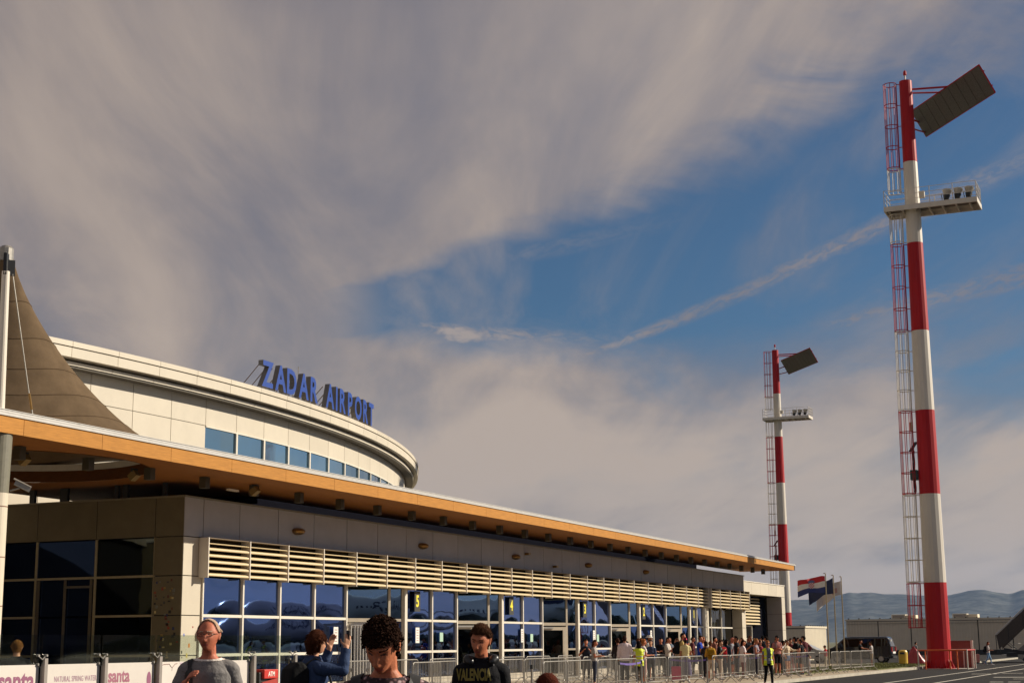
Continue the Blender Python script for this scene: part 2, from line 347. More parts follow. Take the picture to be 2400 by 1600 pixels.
def hills():
    rr = random.Random(5)
    prof = [(-8, 1.55), (0, 1.65), (3, 1.5), (5.88, 1.76), (6.33, 1.61), (6.78, 1.69), (7.19, 1.80), (7.73, 1.77), (8.4, 1.63), (9.2, 1.66), (9.96, 1.74), (10.6, 1.72), (11.1, 1.76), (11.5, 1.72), (11.8, 1.75), (12.05, 1.67), (12.54, 1.60), (12.86, 1.48), (13.9, 1.47), (16.2, 1.3), (22, 1.25), (30, 1.4), (48, 1.3), (70, 1.2)]
    def h(a):
        for (a0, e0), (a1, e1) in zip(prof, prof[1:]):
            if a0 <= a <= a1: return e0+(e1-e0)*(a-a0)/(a1-a0)
        return 1.2
    D0, D1, D2 = 6300.0, 8000.0, 9200.0
    nu, nv = 520, 34; vs = []
    for j in range(nv+1):
        t = j/nv
        for i in range(nu+1):
            a = -8+78*i/nu
            if t <= 0.72: d = D0+(D1-D0)*t/0.72; k = (t/0.72)
            else: d = D1+(D2-D1)*(t-0.72)/0.28; k = 1-(t-0.72)/0.28*0.9
            H = math.tan(rad(h(a)))*D1
            x, y = d*math.cos(rad(a)), d*math.sin(rad(a))
            n = noise.fractal(Vector((x/520, y/520, 0)), 1.0, 2.0, 6)
            n2 = noise.ridged_multi_fractal(Vector((x/900, y/900, 3)), 1.0, 2.0, 5, 1.0, 2.0)
            z = H*(k**0.85)*(1+0.05*n*(1 if abs(k-1) > 1e-6 else 0.35))-(1-k)*k*4*14*n2
            vs.append((x, y, max(z, -5) if k > 0 else -6))
    g = MB(); g.add(vs, [(j*(nu+1)+i, j*(nu+1)+i+1, (j+1)*(nu+1)+i+1, (j+1)*(nu+1)+i) for j in range(nv) for i in range(nu)])
    M = mat('karst_scrub', (0.10, 0.105, 0.095), 0.95, spec=0.0, var=0.6, scale=0.012, stretch=(1, 1, 1.4))
    struct(g.build('hills', M, smooth=True))
hills()

# ------------------------------------------------------------------ terminal building
F = 28.85                                    # plane of the glazed front
X0, X1 = 40.0, 103.9
Z1, Z2, Z3, Z4 = 1.36, 2.575, 3.785, 4.985   # module lines of the front
def ztop(x): return 6.20-0.0026*(x-X0)
term = thing('terminal_building', 'long low airport terminal with cream louvre band and dark blue glass front', 'building', (40, 28.85, 0))
core = MB()                                   # rough body behind glass and cladding
core.box(X0+0.42, X1-0.3, F+4.3, 36.3, 0, 5.9)
core.build('core', m_dark, term)
MB().box(94.4, X1-0.35, F+0.62, F+0.8, 0, 5.9).build('inner_wall', m_dark, term)
MB().box(X0+0.42, X1-0.3, F+0.52, 36.3, 5.9, 5.98).build('flat_roof', m_dark, term)

def shell(name, mats=m_joint): return MB()
# --- frieze: backing + single cladding panels
fr = MB(); fr.box(X0+0.03, X1-0.03, F+0.05, F+0.5, Z4, 6.0); frieze = fr.build('frieze', m_joint, term)
bp = [X0, 41.02]; x = 43.05
while x < X1-1.0: bp.append(x); x += 2.338
bp.append(X1)
for a, b in zip(bp, bp[1:]):
    zt = ztop(a); g = 0.016
    MB().box(a+g, b-g, F-0.005+random.uniform(-.004, .004), F+0.045, Z4+g, zt).build('panel', m_frieze, frieze)
cp = MB(); cp.add([(X0-0.05, F-0.06, ztop(X0)), (X1+0.04, F-0.06, ztop(X1)), (X1+0.04, F+0.6, ztop(X1)), (X0-0.05, F+0.6, ztop(X0)),
                   (X0-0.05, F-0.06, ztop(X0)+0.05), (X1+0.04, F-0.06, ztop(X1)+0.05), (X1+0.04, F+0.6, ztop(X1)+0.05), (X0-0.05, F+0.6, ztop(X0)+0.05)],
                  [(0, 3, 2, 1), (4, 5, 6, 7), (0, 1, 5, 4), (1, 2, 6, 5), (2, 3, 7, 6), (3, 0, 4, 7)])
cp.build('coping', mat('coping_metal', (0.20, 0.17, 0.11), 0.5), term)
# --- corner pier, with its panels on both faces
pier = MB().box(X0+0.04, 40.98, F+0.05, F+1.05, 0, Z4).build('corner_pier', m_joint, term)
lv = [0.0, Z1, Z2, Z3, Z4]
for a, b in zip(lv, lv[1:]):
    MB().box(X0+0.012, 41.0, F-0.008, F+0.045, a+0.014, b-0.014).build('panel', m_panel, pier)
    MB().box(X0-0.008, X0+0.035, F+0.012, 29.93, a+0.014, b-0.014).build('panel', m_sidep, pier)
# decals stuck on the pier
rr = random.Random(11); scol = [(90, 40, 30), (40, 50, 90), (200, 180, 120), (60, 60, 60), (150, 120, 60), (110, 110, 100), (30, 30, 34), (140, 60, 40)]
for i in range(64):
    y, z = rr.uniform(28.95, 29.85), 0.9+2.75*(rr.random()**1.15); w, h = rr.uniform(.025, .05), rr.uniform(.02, .05)
    c = rr.choice(scol); MB().box(X0-0.0125, X0-0.0085, y-w, y+w, z-h, z+h).build('sticker', mat('sticker_%d_%d_%d' % c, C(*c), 0.6, var=0.4, scale=40), pier)
for (xx, zz, w, h, c) in ((40.62, 2.22, .025, .025, (150, 40, 30)), (40.17, 1.98, .035, .04, (120, 130, 190)), (40.45, 1.66, .045, .06, (200, 130, 60)), (40.08, 1.46, .025, .045, (30, 30, 30)), (40.34, 1.36, .04, .07, (190, 170, 90)), (40.1, 1.3, .02, .02, (60, 60, 70))):
    MB().box(xx-w, xx+w, F-0.0125, F-0.0085, zz-h, zz+h).build('sticker', mat('sticker_%d_%d_%d' % c, C(*c), 0.6, var=0.4, scale=40), pier)
# --- side wall, facing the viewer, in shade
sw = MB().box(X0+0.06, X0+0.4, 29.98, 36.2, Z4, 6.0).build('side_wall', m_joint, term)
ys = [29.93, 32.2, 34.58, 36.2]
for a, b in zip(ys, ys[1:]):
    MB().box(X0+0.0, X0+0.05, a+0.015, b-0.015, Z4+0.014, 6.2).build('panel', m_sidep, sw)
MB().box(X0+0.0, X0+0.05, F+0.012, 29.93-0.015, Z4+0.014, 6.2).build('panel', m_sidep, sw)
MB().box(X0-0.05, X0+0.5, F+0.62, 36.2, 6.2, 6.25).build('coping', mat('coping_metal', None), sw)
swg = MB()
zl = [0.05, Z1, Z2, Z3, Z4]
for y in ys: swg.box(X0+0.02, X0+0.10, y-0.04, y+0.04, 0, Z4-0.002)
for z in zl[1:4]:
    for a, b in zip(ys, ys[1:]):
        if not (z < Z3 and abs(a-32.2) < 0.1): swg.box(X0+0.024, X0+0.096, a+0.041, b-0.041, z-0.035, z+0.035)
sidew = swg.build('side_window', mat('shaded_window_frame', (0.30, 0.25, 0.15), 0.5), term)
for a, b in zip(ys, ys[1:]):
    for z0, z1 in zip(zl, zl[1:]):
        MB().box(X0+0.055, X0+0.065, a+0.03, b-0.03, z0+0.03, z1-0.03).build('pane', m_glassd if b < 34.4 else m_glass, sidew)
dl = MB()
for y in (32.32, 33.35, 34.42): dl.box(X0-0.02, X0+0.018, y-0.045, y+0.045, 0, Z3-0.05)
dl.box(X0-0.02, X0+0.018, 32.366, 33.304, Z2+0.9, Z2+0.97)
dl.build('sliding_door', mat('dark_door_frame', (0.10, 0.08, 0.05), 0.5), term)

# --- louvre band
fins = [40.8+2.3365*i for i in range(23)]+[94.45]
def louvre(x0, x1, name='louvre'):
    lo = MB(); lo.box(x0, x1, F-0.03, F+0.04, Z3+0.02, Z4-0.02)
    return lo.build(name, m_lback, term)
LY0, LY1 = F-0.40, F-0.045
finm = MB().box(-0.022, 0.022, LY0, LY1, Z3-0.05, Z4-0.01).mesh('fin', m_fin)
def slat_mesh(L):
    g = MB(); n = [(LY0+0.035, 0), (LY0+0.055, -0.012), (LY1-0.02, 0.085), (LY1-0.02, 0.105), (LY0+0.02, 0.018)]
    pts = [(LY0+0.03, 0.0), (LY1-0.03, 0.10), (LY1-0.03, 0.125), (LY0+0.115, 0.150), (LY0+0.03, 0.105)]
    # curved blade: rounded outer face leaning back, thin flat back
    prof = [(LY0+0.03, 0.0), (LY0+0.020, 0.025), (LY0+0.035, 0.066), (LY0+0.10, 0.092), (LY0+0.19, 0.103), (LY1-0.02, 0.108), (LY1-0.02, 0.094), (LY0+0.19, 0.088), (LY0+0.08, 0.0)]
    g.prism(prof, lambda u, v, d: (d, u, v), 0.025, L-0.025); return g.mesh('slat', m_slat)
zs = [Z3+0.005+0.197*i for i in range(6)]
def band(xs, lo):
    for a, b in zip(xs, xs[1:]):
        me = slat_mesh(b-a) if abs(b-a-2.3365) > 1e-3 else SM
        for i, z in enumerate(zs):
            o = bpy.data.objects.new('slat', me); COL.objects.link(o); o.parent = lo; o.location = Vector((a, 0, z))-Vector((40, 28.85, 0)) if False else (a, 0, z)
            if i == 5: o.scale = (1, 1, 0.45)
    for a in xs:
        o = bpy.data.objects.new('fin', finm); COL.objects.link(o); o.parent = lo; o.location = (a, 0, 0)
def fix_children(lo, before):
    for o in COL.objects:
        if o.parent is lo and o.name not in before: o.location = Vector(o.location)-Vector(lo['_w'])
SM = slat_mesh(2.3365)
xs1 = fins[:-1]+[94.35]; xs2 = [94.95, 96.9, 99.25, 101.6, 103.85]
for xs in (xs1, xs2):
    lo = louvre(xs[0]+0.05, xs[-1]-0.05); band(xs, lo); fix_children(lo, set())
MB().box(xs1[0]+0.03, xs2[-1], LY0+0.06, LY1, Z4-0.03, Z4-0.003).build('louvre_cap', mat('bronze_flashing', (0.16, 0.11, 0.06), 0.5), term)

# --- glazing between the piers
def pillow(x0, x1, y0, y1, z0, z1, depth):
    """one pane, very slightly dished as insulated glass is"""
    def fn(u, v):
        dx, dy = x1-x0, y1-y0; L = math.hypot(dx, dy); k = depth*(1-(2*u-1)**2)*(1-(2*v-1)**2)
        return (x0+dx*u-dy/L*k, y0+dy*u+dx/L*k, z0+(z1-z0)*v)
    return MB().grid(fn, 10, 8)
def pane(x0, x1, y0, y1, z0, z1, m_, par, depth=-0.006):
    y0, y1 = y0+random.uniform(-.006, .006), y1+random.uniform(-.006, .006); depth *= random.uniform(.5, 1.5)
    return pillow(x0+0.03*(x1-x0), x1-0.03*(x1-x0), y0, y1, z0+0.03, z1-0.03, depth).build('pane', m_, par, smooth=True)
def mull(g, x, y, w, z0, z1, d=0.07): g.box(x-w, x+w, y-d, y+d, z0, z1)
PL = 0.36                                    # top of the plinth
def flush(x0, x1, w0, w1, lay=(PL, Z1, Z2, Z3)):
    n = 2 if x1-x0 < 6 else 4
    xsn = [x0+(x1-x0)*i/n for i in range(n+1)]; g = MB()
    for i, xx in enumerate(xsn):
        w = w0 if i == 0 else (w1 if i == n else 0.04); mull(g, xx, F, w, PL if 0 < i < n else 0, Z3+0.06)
    for z in lay[1:3]:
        for i in range(n):
            a = xsn[i]+(w0 if i == 0 else .04)+.001; b = xsn[i+1]-(w1 if i == n-1 else .04)-.001
            g.box(a, b, F-0.055, F+0.055, z-0.045, z+0.045)
    wnd = g.build('window', m_frame, term)
    for i in range(n):
        for z0, z1 in zip(lay, lay[1:]): pane(xsn[i], xsn[i+1], F+0.02, F+0.02, z0, z1, m_glass, wnd)
    pl = MB().box(x0, x1, F-0.02, F+0.3, 0, PL-0.002); pl.build('plinth', m_panel, term)
    return wnd
m_frame2 = mat('tan_door_frame', (0.55, 0.47, 0.36), 0.42, var=0.06)
def recess(x0, x1, depth=2.6):
    """door bay: its glass plane swings inwards towards the left"""
    A_ = Vector((x0+0.08, F+depth, 0)); B_ = Vector((x1-0.10, F+0.05, 0)); LN = (B_-A_).length
    ax = (B_-A_).normalized(); ay = Vector((-ax.y, ax.x, 0))           # ay points into the building
    def P(k, d=0.0): q = B_-ax*k-ay*d; return (q.x, q.y)               # k metres back from the post, d in front of the glass
    g = MB(); KM = 0.62
    for k, w in ((LN, .05), (KM+2.05, .05), (KM, .05), (0.02, .03)):
        q = P(k); g.obox((q[0], q[1], (Z3+0.1)/2), ax, ay, (0, 0, 1), w, 0.05, (Z3+0.1)/2)
    for (ka, kb, z, hh) in ((KM+.06, KM+1.99, Z2, 0.07), (KM+2.11, LN-.06, Z2, .05), (.06, KM-.06, Z2, 0.05), (.06, KM-.06, Z1, 0.045)):
        a, b = P(ka), P(kb); g.obox(((a[0]+b[0])/2, (a[1]+b[1])/2, z), ax, ay, (0, 0, 1), (kb-ka)/2, 0.045, hh)
    ent = g.build('entrance', m_frame2, term)
    def gp(ka, kb, z0, z1, m_, par, off=0.0, dep=-.005):
        a, b = P(kb, off), P(ka, off)
        MB().grid(lambda u, v: (a[0]+(b[0]-a[0])*u+ay.x*dep*(1-(2*u-1)**2)*(1-(2*v-1)**2), a[1]+(b[1]-a[1])*u+ay.y*dep*(1-(2*u-1)**2)*(1-(2*v-1)**2), z0+(z1-z0)*v), 8, 6).build('pane', m_, par, smooth=True)
    for (ka, kb, z0, z1, m_) in ((KM+.05, KM+2, Z2+.07, Z3+.1, m_glass2), (.05, KM-.05, Z2+.05, Z3+.1, m_glass2), (.05, KM-.05, Z1, Z2, m_glass), (.05, KM-.05, .1, Z1, m_glassd), (KM+2.1, LN-.05, .1, Z3+.1, m_glassd)):
        gp(ka, kb, z0, z1, m_, ent)
    d = MB()
    for k in (KM+.17, KM+1.88):
        q = P(k, .05); d.obox((q[0], q[1], 1.22), ax, ay, (0, 0, 1), .105, .03, 1.22)
    for z, hh in ((2.36, .08), (.1, .1)):
        a, b = P(KM+.28, .05), P(KM+1.77, .05); d.obox(((a[0]+b[0])/2, (a[1]+b[1])/2, z), ax, ay, (0, 0, 1), .744, .03, hh)
    door = d.build('door', m_frame2, term); gp(KM+.27, KM+1.78, .2, 2.28, m_glassd, door, .04)
    q = P(KM+1.3, .11); MB().obox((q[0], q[1], 2.40), ax, ay, (0, 0, 1), .42, .03, .035).build('door_closer', m_alu, door)
    q = P(KM+.2, .12); MB().tube([(q[0], q[1], .85), (q[0], q[1], 1.25)], .018).build('handle', m_alu, door)
    r = MB(); r.add([(x0, F-0.03, Z3+0.09), (x1, F-0.03, Z3+0.09), (x1, F+0.06, Z3+0.09), (x0, F+depth+.2, Z3+0.09)], [(0, 3, 2, 1)])
    r.build('recess_ceiling', mat('recess_ceiling', (0.16, 0.15, 0.09), 0.7), term)
    MB().box(x0-.02, x0+.03, F+0.09, F+depth+.1, 0, Z3+0.08).build('return_panel', m_alu, term)
    MB().box(x0, x1, F-0.1, F+depth+.1, -0.01, 0.045).build('threshold', m_concrete, term)
flush(41.04, 50.03, 0.03, 0.04)
for i in range(5):
    x = 50.03+9.215*i
    recess(x, x+4.62)
    if i < 4: flush(x+4.62, x+9.215, 0.10, 0.04)
flush(91.47, 94.2, 0.10, 0.03)
# open leaf of the nearest entrance, folded out against the light
d = MB(); xx = 50.16
for yy, w in ((F-0.12, 0.06), (F-0.92, 0.06)): d.box(xx, xx+0.05, yy-w, yy+w, 0.06, 2.45)
for yy in (F-0.30, F-0.42, F-0.54, F-0.66, F-0.78): d.box(xx+0.005, xx+0.045, yy-0.028, yy+0.028, 0.22, 2.33)
d.box(xx, xx+0.05, F-0.858, F-0.182, 2.36, 2.45); d.box(xx, xx+0.05, F-0.858, F-0.182, 0.06, 0.2)
od = d.build('open_door', m_alu, term)
for z in (0.75, 1.9):
    for yy in (F-0.16, F-0.88): MB().box(xx-0.03, xx-0.002, yy-0.05, yy+0.05, z-0.06, z+0.06).build('hinge', m_galv, od)
# --- end piers and the dark glazed bay between them
for a, b in ((94.3, 95.3), (103.0, 103.9)):
    pr = MB().box(a+0.03, b-0.03, F+0.03, F+0.9, 0, Z3+0.02).build('pier', m_joint, term)
    for z0, z1 in zip(lv[:4], lv[1:4]): MB().box(a, b, F-0.06, F+0.028, z0+0.012, z1-0.012).build('panel', m_panel, pr)
    for z0, z1 in zip(lv[:4], lv[1:4]): MB().box(a-0.008, a+0.028, F+0.03, F+0.85, z0+0.012, z1-0.012).build('panel', m_panel, pr)
g = MB()
for x in (97.7, 100.0): mull(g, x, F+0.55, 0.035, 0.02, Z3+0.1)
for a, b in ((95.3, 97.664), (97.736, 99.964), (100.036, 102.6)): g.box(a, b, F+0.50, F+0.60, Z2-0.04, Z2+0.04); g.box(a, b, F+0.50, F+0.60, Z1-0.34, Z1-0.27)
wb = g.build('window', m_frame, term)
for a, b in ((95.3, 97.7), (97.7, 100.0), (100.0, 102.6)):
    for z0, z1 in ((0.1, Z1-.3), (Z1-.3, Z2), (Z2, Z3+.1)): pane(a, b, F+0.56, F+0.56, z0, z1, m_glassd, wb, -0.010)
# --- wall lamps on the frieze
for x in (46.6, 56.1, 65.35, 74.5, 83.45):
    l = MB()
    for k in range(6):
        t = k/5; r0 = 0.30*math.cos(t*math.pi/2)+0.02
        pass
    rings = []
    for k in range(7):
        t = k/6*math.pi; w = 0.33*math.sin(t)+0.012; zc = 5.53+0.13*math.cos(t)
        rings.append([(x+w*math.cos(a), F-0.012-0.26*math.sin(t)**0.8*max(0, math.sin(a)), zc) for a in [i/12*math.pi for i in range(13)]])
    l.loft(rings); lo = l.build('wall_lamp', m_bronze, term)
    MB().box(x-0.08, x+0.08, F-0.035, F-0.006, 5.42, 5.64).build('bracket', m_black, lo)
for x, z in ((66.6, 5.72), (70.0, 5.28)):
    MB().box(x-0.12, x+0.12, F-0.22, F-0.02, z-0.05, z+0.05).build('wall_device', m_bronze, term)
# --- gate numbers on dark signs, notices
for i, (ch, x) in enumerate((('5', 55.55), ('4', 64.75), ('3', 73.85), ('2', 82.85), ('1', 92.1))):
    p = MB().box(x-0.24, x+0.24, F-0.10, F-0.075, 2.92, 3.72).build('gate_sign', mat('gate_sign_black', (0.03, 0.028, 0.02), 0.6), term)
    mb, a, b = text_mb(ch, 0.62, 0.0, 0.018, 0.85); place(mb, (x-(a+b)/2, F-0.104, 3.12), (1, 0, 0), (0, 1, 0)); mb.build('number', m_yel, p)
for x, z0, w in ((49.25, 1.98, .16), (55.62, 2.0, .16), (66.0, 2.0, .13), (75.15, 1.98, .13), (84.1, 2.02, .13)):
    nt_ = MB().box(x-w, x+w, F-0.07, F-0.058, z0-0.30, z0+0.30).build('notice', m_paper, term)
    for k in range(5): MB().box(x-w*.55, x+w*.55, F-0.0725, F-0.0705, z0-.22+.1*k, z0-.19+.1*k).build('text_line', mat('faded_ink', (.35, .2, .2), .7), nt_)
for x, z0 in ((57.75, 1.93), (67.1, 1.9), (75.7, 1.9)):
    MB().box(x-0.15, x+0.15, F-0.068, F-0.058, z0-0.18, z0+0.18).build('notice', mat('mint_paper', (.38, .55, .43), .7), term)
al = MB().box(40.84, 41.04, F-0.14, F-0.012, 1.88, 2.10).build('call_point', m_redp, term)
MB().box(40.93, 41.02, F-0.146, F-0.1405, 1.93, 2.05).build('label_plate', m_paper, al)
MB().box(40.885, 40.99, F-0.08, F-0.012, 0.2, 1.85).build('cable_duct', m_paper, term)

# --- the right-hand wing: white portal with louvres deep inside
Wy = 31.0
wing = MB().box(104.0, 122.5, 32.35, 36, 0, 5.4).build('wing_core', m_dark, term)
beam = MB().box(104.0, 123.6, Wy+0.03, Wy+1.3, 5.14, 5.98).build('portal_beam', m_joint, term)
xb = [104.0+2.45*i for i in range(9)]
for a, b in zip(xb, xb[1:]): MB().box(a+.012, b-.012, Wy, Wy+0.028, 5.125, 6.0).build('panel', m_panel, beam)
MB().box(103.95, 123.7, Wy-0.04, Wy+1.35, 6.0, 6.06).build('coping', m_white, beam)
MB().box(104, 122.6, Wy+0.02, Wy+1.3, 5.115, 5.124).build('beam_soffit', mat('beam_soffit', (0.14, 0.12, 0.08), .7), beam)
colm = MB().box(122.62, 123.58, Wy+0.03, Wy+2.2, 0, 5.12).build('portal_column', m_joint, term)
for z0, z1 in zip((0, 1.3, 2.55, 3.8), (1.3, 2.55, 3.8, 5.11)):
    MB().box(122.6, 123.6, Wy, Wy+0.028, z0+.01, z1-.01).build('panel', m_panel, colm)
    MB().box(122.58, 122.618, Wy+0.03, Wy+1.2, z0+.01, z1-.01).build('panel', m_frieze, colm)
wl = MB().box(104, 119.7, Wy+1.25, Wy+1.3, 2.9, 5.1).build('wing_louvre', m_dark, term)
def slat2():
    g = MB(); y0, y1 = Wy+0.98, Wy+1.24
    g.prism([(y0, 0), (y0+.01, .05), (y0+.05, .10), (y0+.12, .13), (y1, .14), (y1, .12), (y0+.1, .1), (y0+.05, .0)], lambda u, v, d: (d, u, v), 104, 119.6); return g
for i in range(9):
    z = 2.95+0.235*i; s = slat2(); s.v = [(v[0], v[1], v[2]+z) for v in s.v]; s.build('slat', m_slat, wl)
MB().box(104, 115.2, Wy+0.90, Wy+0.96, 2.98, 3.32).build('orange_sign_board', m_wood, term)
g = MB()
for a in (112.5, 114.3, 116.1, 117.9): mull(g, a, Wy+1.27, .035, 0, 2.88)
for a, b in ((104, 112.46), (112.54, 114.26), (114.34, 116.06), (116.14, 117.86)): g.box(a, b, Wy+1.22, Wy+1.32, 2.8, 2.88); g.box(a, b, Wy+1.22, Wy+1.32, 1.86, 1.93)
ww = g.build('window', m_frame, term)
for a, b in ((104, 112.5), (112.5, 114.3), (114.3, 116.1), (116.1, 117.9)): pane(a, b, Wy+1.29, Wy+1.29, .05, 2.84, m_glassd, ww)

# ------------------------------------------------------------------ canopy roof
Yf, CX1 = 26.10, 107.4
def zb(x): return 6.71-0.0028*(x-28.7)
def zo(x): return zb(x)+0.40-0.0012*(x-28.7)
def zw(x): return zo(x)+0.17-0.0006*(x-28.7)
canopy = thing('canopy_roof', 'flat canopy roof with orange wooden edge and brown underside along the terminal', 'canopy', (40, 26.1, 6.4))
HC, HR = (34.6, 31.4), 4.25                 # round opening under the tent
YB1, YB0 = 30.1, 36.4                       # rear edges: main strip, wide left part
def deck(zf, name, m_):
    g = MB(); x0, x1 = 2.0, 45.0; bnd = []  # left end carried on out of view to shade the side wall
    n = 72
    for i in range(n):
        a = 2*math.pi*i/n; c, s = math.cos(a), math.sin(a)
        tt = min([((x1 if c > 0 else x0)-HC[0])/c if abs(c) > 1e-6 else 1e9, ((YB0 if s > 0 else Yf)-HC[1])/s if abs(s) > 1e-6 else 1e9])
        bnd.append((HC[0]+c*tt, HC[1]+s*tt))
    vs = [(HC[0]+HR*math.cos(2*math.pi*i/n), HC[1]+HR*math.sin(2*math.pi*i/n)) for i in range(n)]
    V_ = [(x, y, zf(x)) for x, y in vs+bnd]
    g.add(V_, [(i, (i+1) % n, n+(i+1) % n, n+i) for i in range(n)])
    for cx_, cy_ in ((x1, Yf), (x1, YB0), (x0, Yf), (x0, YB0)):   # true corners
        k = sorted(range(n), key=lambda i: math.dist(bnd[i], (cx_, cy_)))[:2]
        g.add([(bnd[k[0]][0], bnd[k[0]][1], zf(bnd[k[0]][0])), (cx_, cy_, zf(cx_)), (bnd[k[1]][0], bnd[k[1]][1], zf(bnd[k[1]][0]))], [(0, 1, 2)])
    g.add([(x1, Yf, zf(x1)), (CX1, Yf, zf(CX1)), (CX1, YB1, zf(CX1)), (x1, YB1, zf(x1))], [(0, 1, 2, 3)])
    return g.build(name, m_, canopy)
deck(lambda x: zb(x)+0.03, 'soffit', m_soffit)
deck(lambda x: zw(x)-0.02, 'roof_deck', m_zinc)
# fascia: planks with open joints, then the zinc edge with a fine seam
fb = MB(); fb.add([(2, Yf+.03, zb(2)), (CX1, Yf+.03, zb(CX1)), (CX1, Yf+.03, zo(CX1)), (2, Yf+.03, zo(2))], [(0, 1, 2, 3)])
fascia = fb.build('fascia', m_joint, canopy)
x = 2.68
while x < CX1-0.5:
    b = min(x+2.98, CX1); g_ = 0.012
    pl = MB(); pl.add([(x+g_, Yf, zb(x)-.01), (b-g_*0, Yf, zb(b)-.01), (b, Yf, zo(b)), (x+g_, Yf, zo(x)), (x+g_, Yf+.025, zb(x)-.01), (b, Yf+.025, zb(b)-.01), (b, Yf+.025, zo(b)), (x+g_, Yf+.025, zo(x))],
                      [(0, 1, 2, 3), (7, 6, 5, 4), (4, 5, 1, 0), (3, 2, 6, 7), (0, 3, 7, 4), (1, 5, 6, 2)])
    pl.build('plank', m_wood, fascia); x = b+0.002
for a, b in ((Yf, Yf+0.5), ):
    e = MB()
    e.add([(CX1, Yf+.03, zb(CX1)), (CX1, YB1, zb(CX1)), (CX1, YB1, zo(CX1)), (CX1, Yf+.03, zo(CX1))], [(0, 1, 2, 3)]); e.build('end_fascia', m_wood, canopy)
for (o0, o1, dy, nm) in ((0.0, 0.45, -0.035, 'roof_edge'), (0.55, 1.0, 0.02, 'roof_edge')):
    e = MB(); lo = lambda x: zo(x)+(zw(x)-zo(x))*o0+0.003; hi = lambda x: zo(x)+(zw(x)-zo(x))*o1
    a, b = 2, CX1+0.05
    e.add([(a, Yf+dy, lo(a)), (b, Yf+dy, lo(b)), (b, Yf+dy, hi(b)), (a, Yf+dy, hi(a)), (a, Yf+.5, lo(a)), (b, Yf+.5, lo(b)), (b, Yf+.5, hi(b)), (a, Yf+.5, hi(a))],
          [(0, 1, 2, 3), (3, 2, 6, 7), (4, 5, 1, 0), (1, 5, 6, 2), (5, 4, 7, 6), (0, 3, 7, 4)]); e.build(nm, m_zinc, canopy)
# ring lining of the opening
rg = MB(); n = 72
def ring(r0, r1, z0, z1, nm, m_):
    g = MB(); vs = []
    for i in range(n):
        a = 2*math.pi*i/n
        for r_, z_ in ((r0, z0), (r0, z1), (r1, z1), (r1, z0)): vs.append((HC[0]+r_*math.cos(a), HC[1]+r_*math.sin(a), z_))
    g.add(vs, [(4*i+k, 4*((i+1) % n)+k, 4*((i+1) % n)+(k+1) % 4, 4*i+(k+1) % 4) for i in range(n) for k in range(4)]); g.build(nm, m_, canopy, fix=True)
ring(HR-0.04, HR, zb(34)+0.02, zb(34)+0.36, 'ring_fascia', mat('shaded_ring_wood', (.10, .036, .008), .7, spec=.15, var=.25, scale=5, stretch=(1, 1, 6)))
ring(HR-0.07, HR+0.02, zb(34)+0.365, zb(34)+0.56, 'ring_edge', m_zinc)
# rear edge fascia and dark clerestory strip behind the front wall
MB().box(45, 101.5, 31.4, 31.6, 5.7, 6.9).build('clerestory', m_dark, canopy)
MB().box(45.01, 46, YB1+.01, 36, 6.5, 6.9).build('rear_trim', m_dark, canopy)
MB().box(2, 45, YB0, YB0+.03, zb(30)+.01, zo(30)).build('rear_fascia', m_wood, canopy)
# posts between wall and canopy
for (xx, yy, w) in ((40.2, 35.0, .10), (40.2, 33.7, .15), (40.2, 31.6, .07), (40.2, 31.25, .09), (40.2, 29.75, .06)):
    MB().box(xx-.06, xx+.06, yy-w, yy+w, 6.2, zb(40)+.02).build('post', m_black, canopy)
# lamps hung under the canopy
lbm = MB().box(-0.115, 0.115, -0.115, 0.115, -0.34, 0.0).mesh('lamp_box', m_lampbox)
for i in range(-1, 28):
    x = 34.0+2.73*i
    if x > 106: break
    o = bpy.data.objects.new('lamp_box', lbm); COL.objects.link(o); o.parent = canopy; o.location = Vector((x, 27.75, zb(x)+.02))-Vector((40, 26.1, 6.4))
for (x, y) in ((32.2, 28.4), (36.6, 28.2), (42.0, 27.6)):   # small tilted floodlights
    z = zb(x)
    f = MB().obox((x, y, z-.19), (1, 0, 0), (0, .8, -.6), (0, .6, .8), .11, .13, .10).build('floodlight', mat('ochre_flood', (.20, .13, .035), .6), canopy)
    MB().box(x-.13, x+.13, y-.03, y+.03, z-.08, z+.02).build('bracket', m_black, f)
MB().obox((41.2, 27.9, 6.46), (1, 0, 0), (0, 1, 0), (0, 0, 1), .28, .05, .03).build('light_strip', m_white, canopy)

# ------------------------------------------------------------------ rotunda behind
RC, RW = (51.8, 110.5), 73.5
rot = thing('rotunda', 'curved cream upper storey with banded cornice and blue window strip above the canopy', 'building', (51.8, 37.0, 0))
def pol(a, r, z): return (RC[0]+r*math.cos(rad(a)), RC[1]+r*math.sin(rad(a)), z)
def arc(a0, a1, prof, step=0.45):
    n = max(1, int(abs(a1-a0)/step)); g = MB(); k = len(prof)
    vs = [pol(a0+(a1-a0)*i/n, r, z) for i in range(n+1) for r, z in prof]
    fs = [(i*k+j, (i+1)*k+j, (i+1)*k+(j+1) % k, i*k+(j+1) % k) for i in range(n) for j in range(k)]
    fs += [tuple(range(k)), tuple(range(n*k+k-1, n*k-1, -1))]
    g.add(vs, fs); return g
A0, A1 = -118.0, -20.0
MOD = 1.812
wall = arc(A0, A1, [(RW-.16, 0), (RW-.16, 11.55), (RW-.6, 11.55), (RW-.6, 0)]).build('drum_wall', m_joint, rot, fix=True)
edges = []; a = -89.4-MOD*15
while a < A1-2: edges.append(a); a += MOD
g_ = 0.012
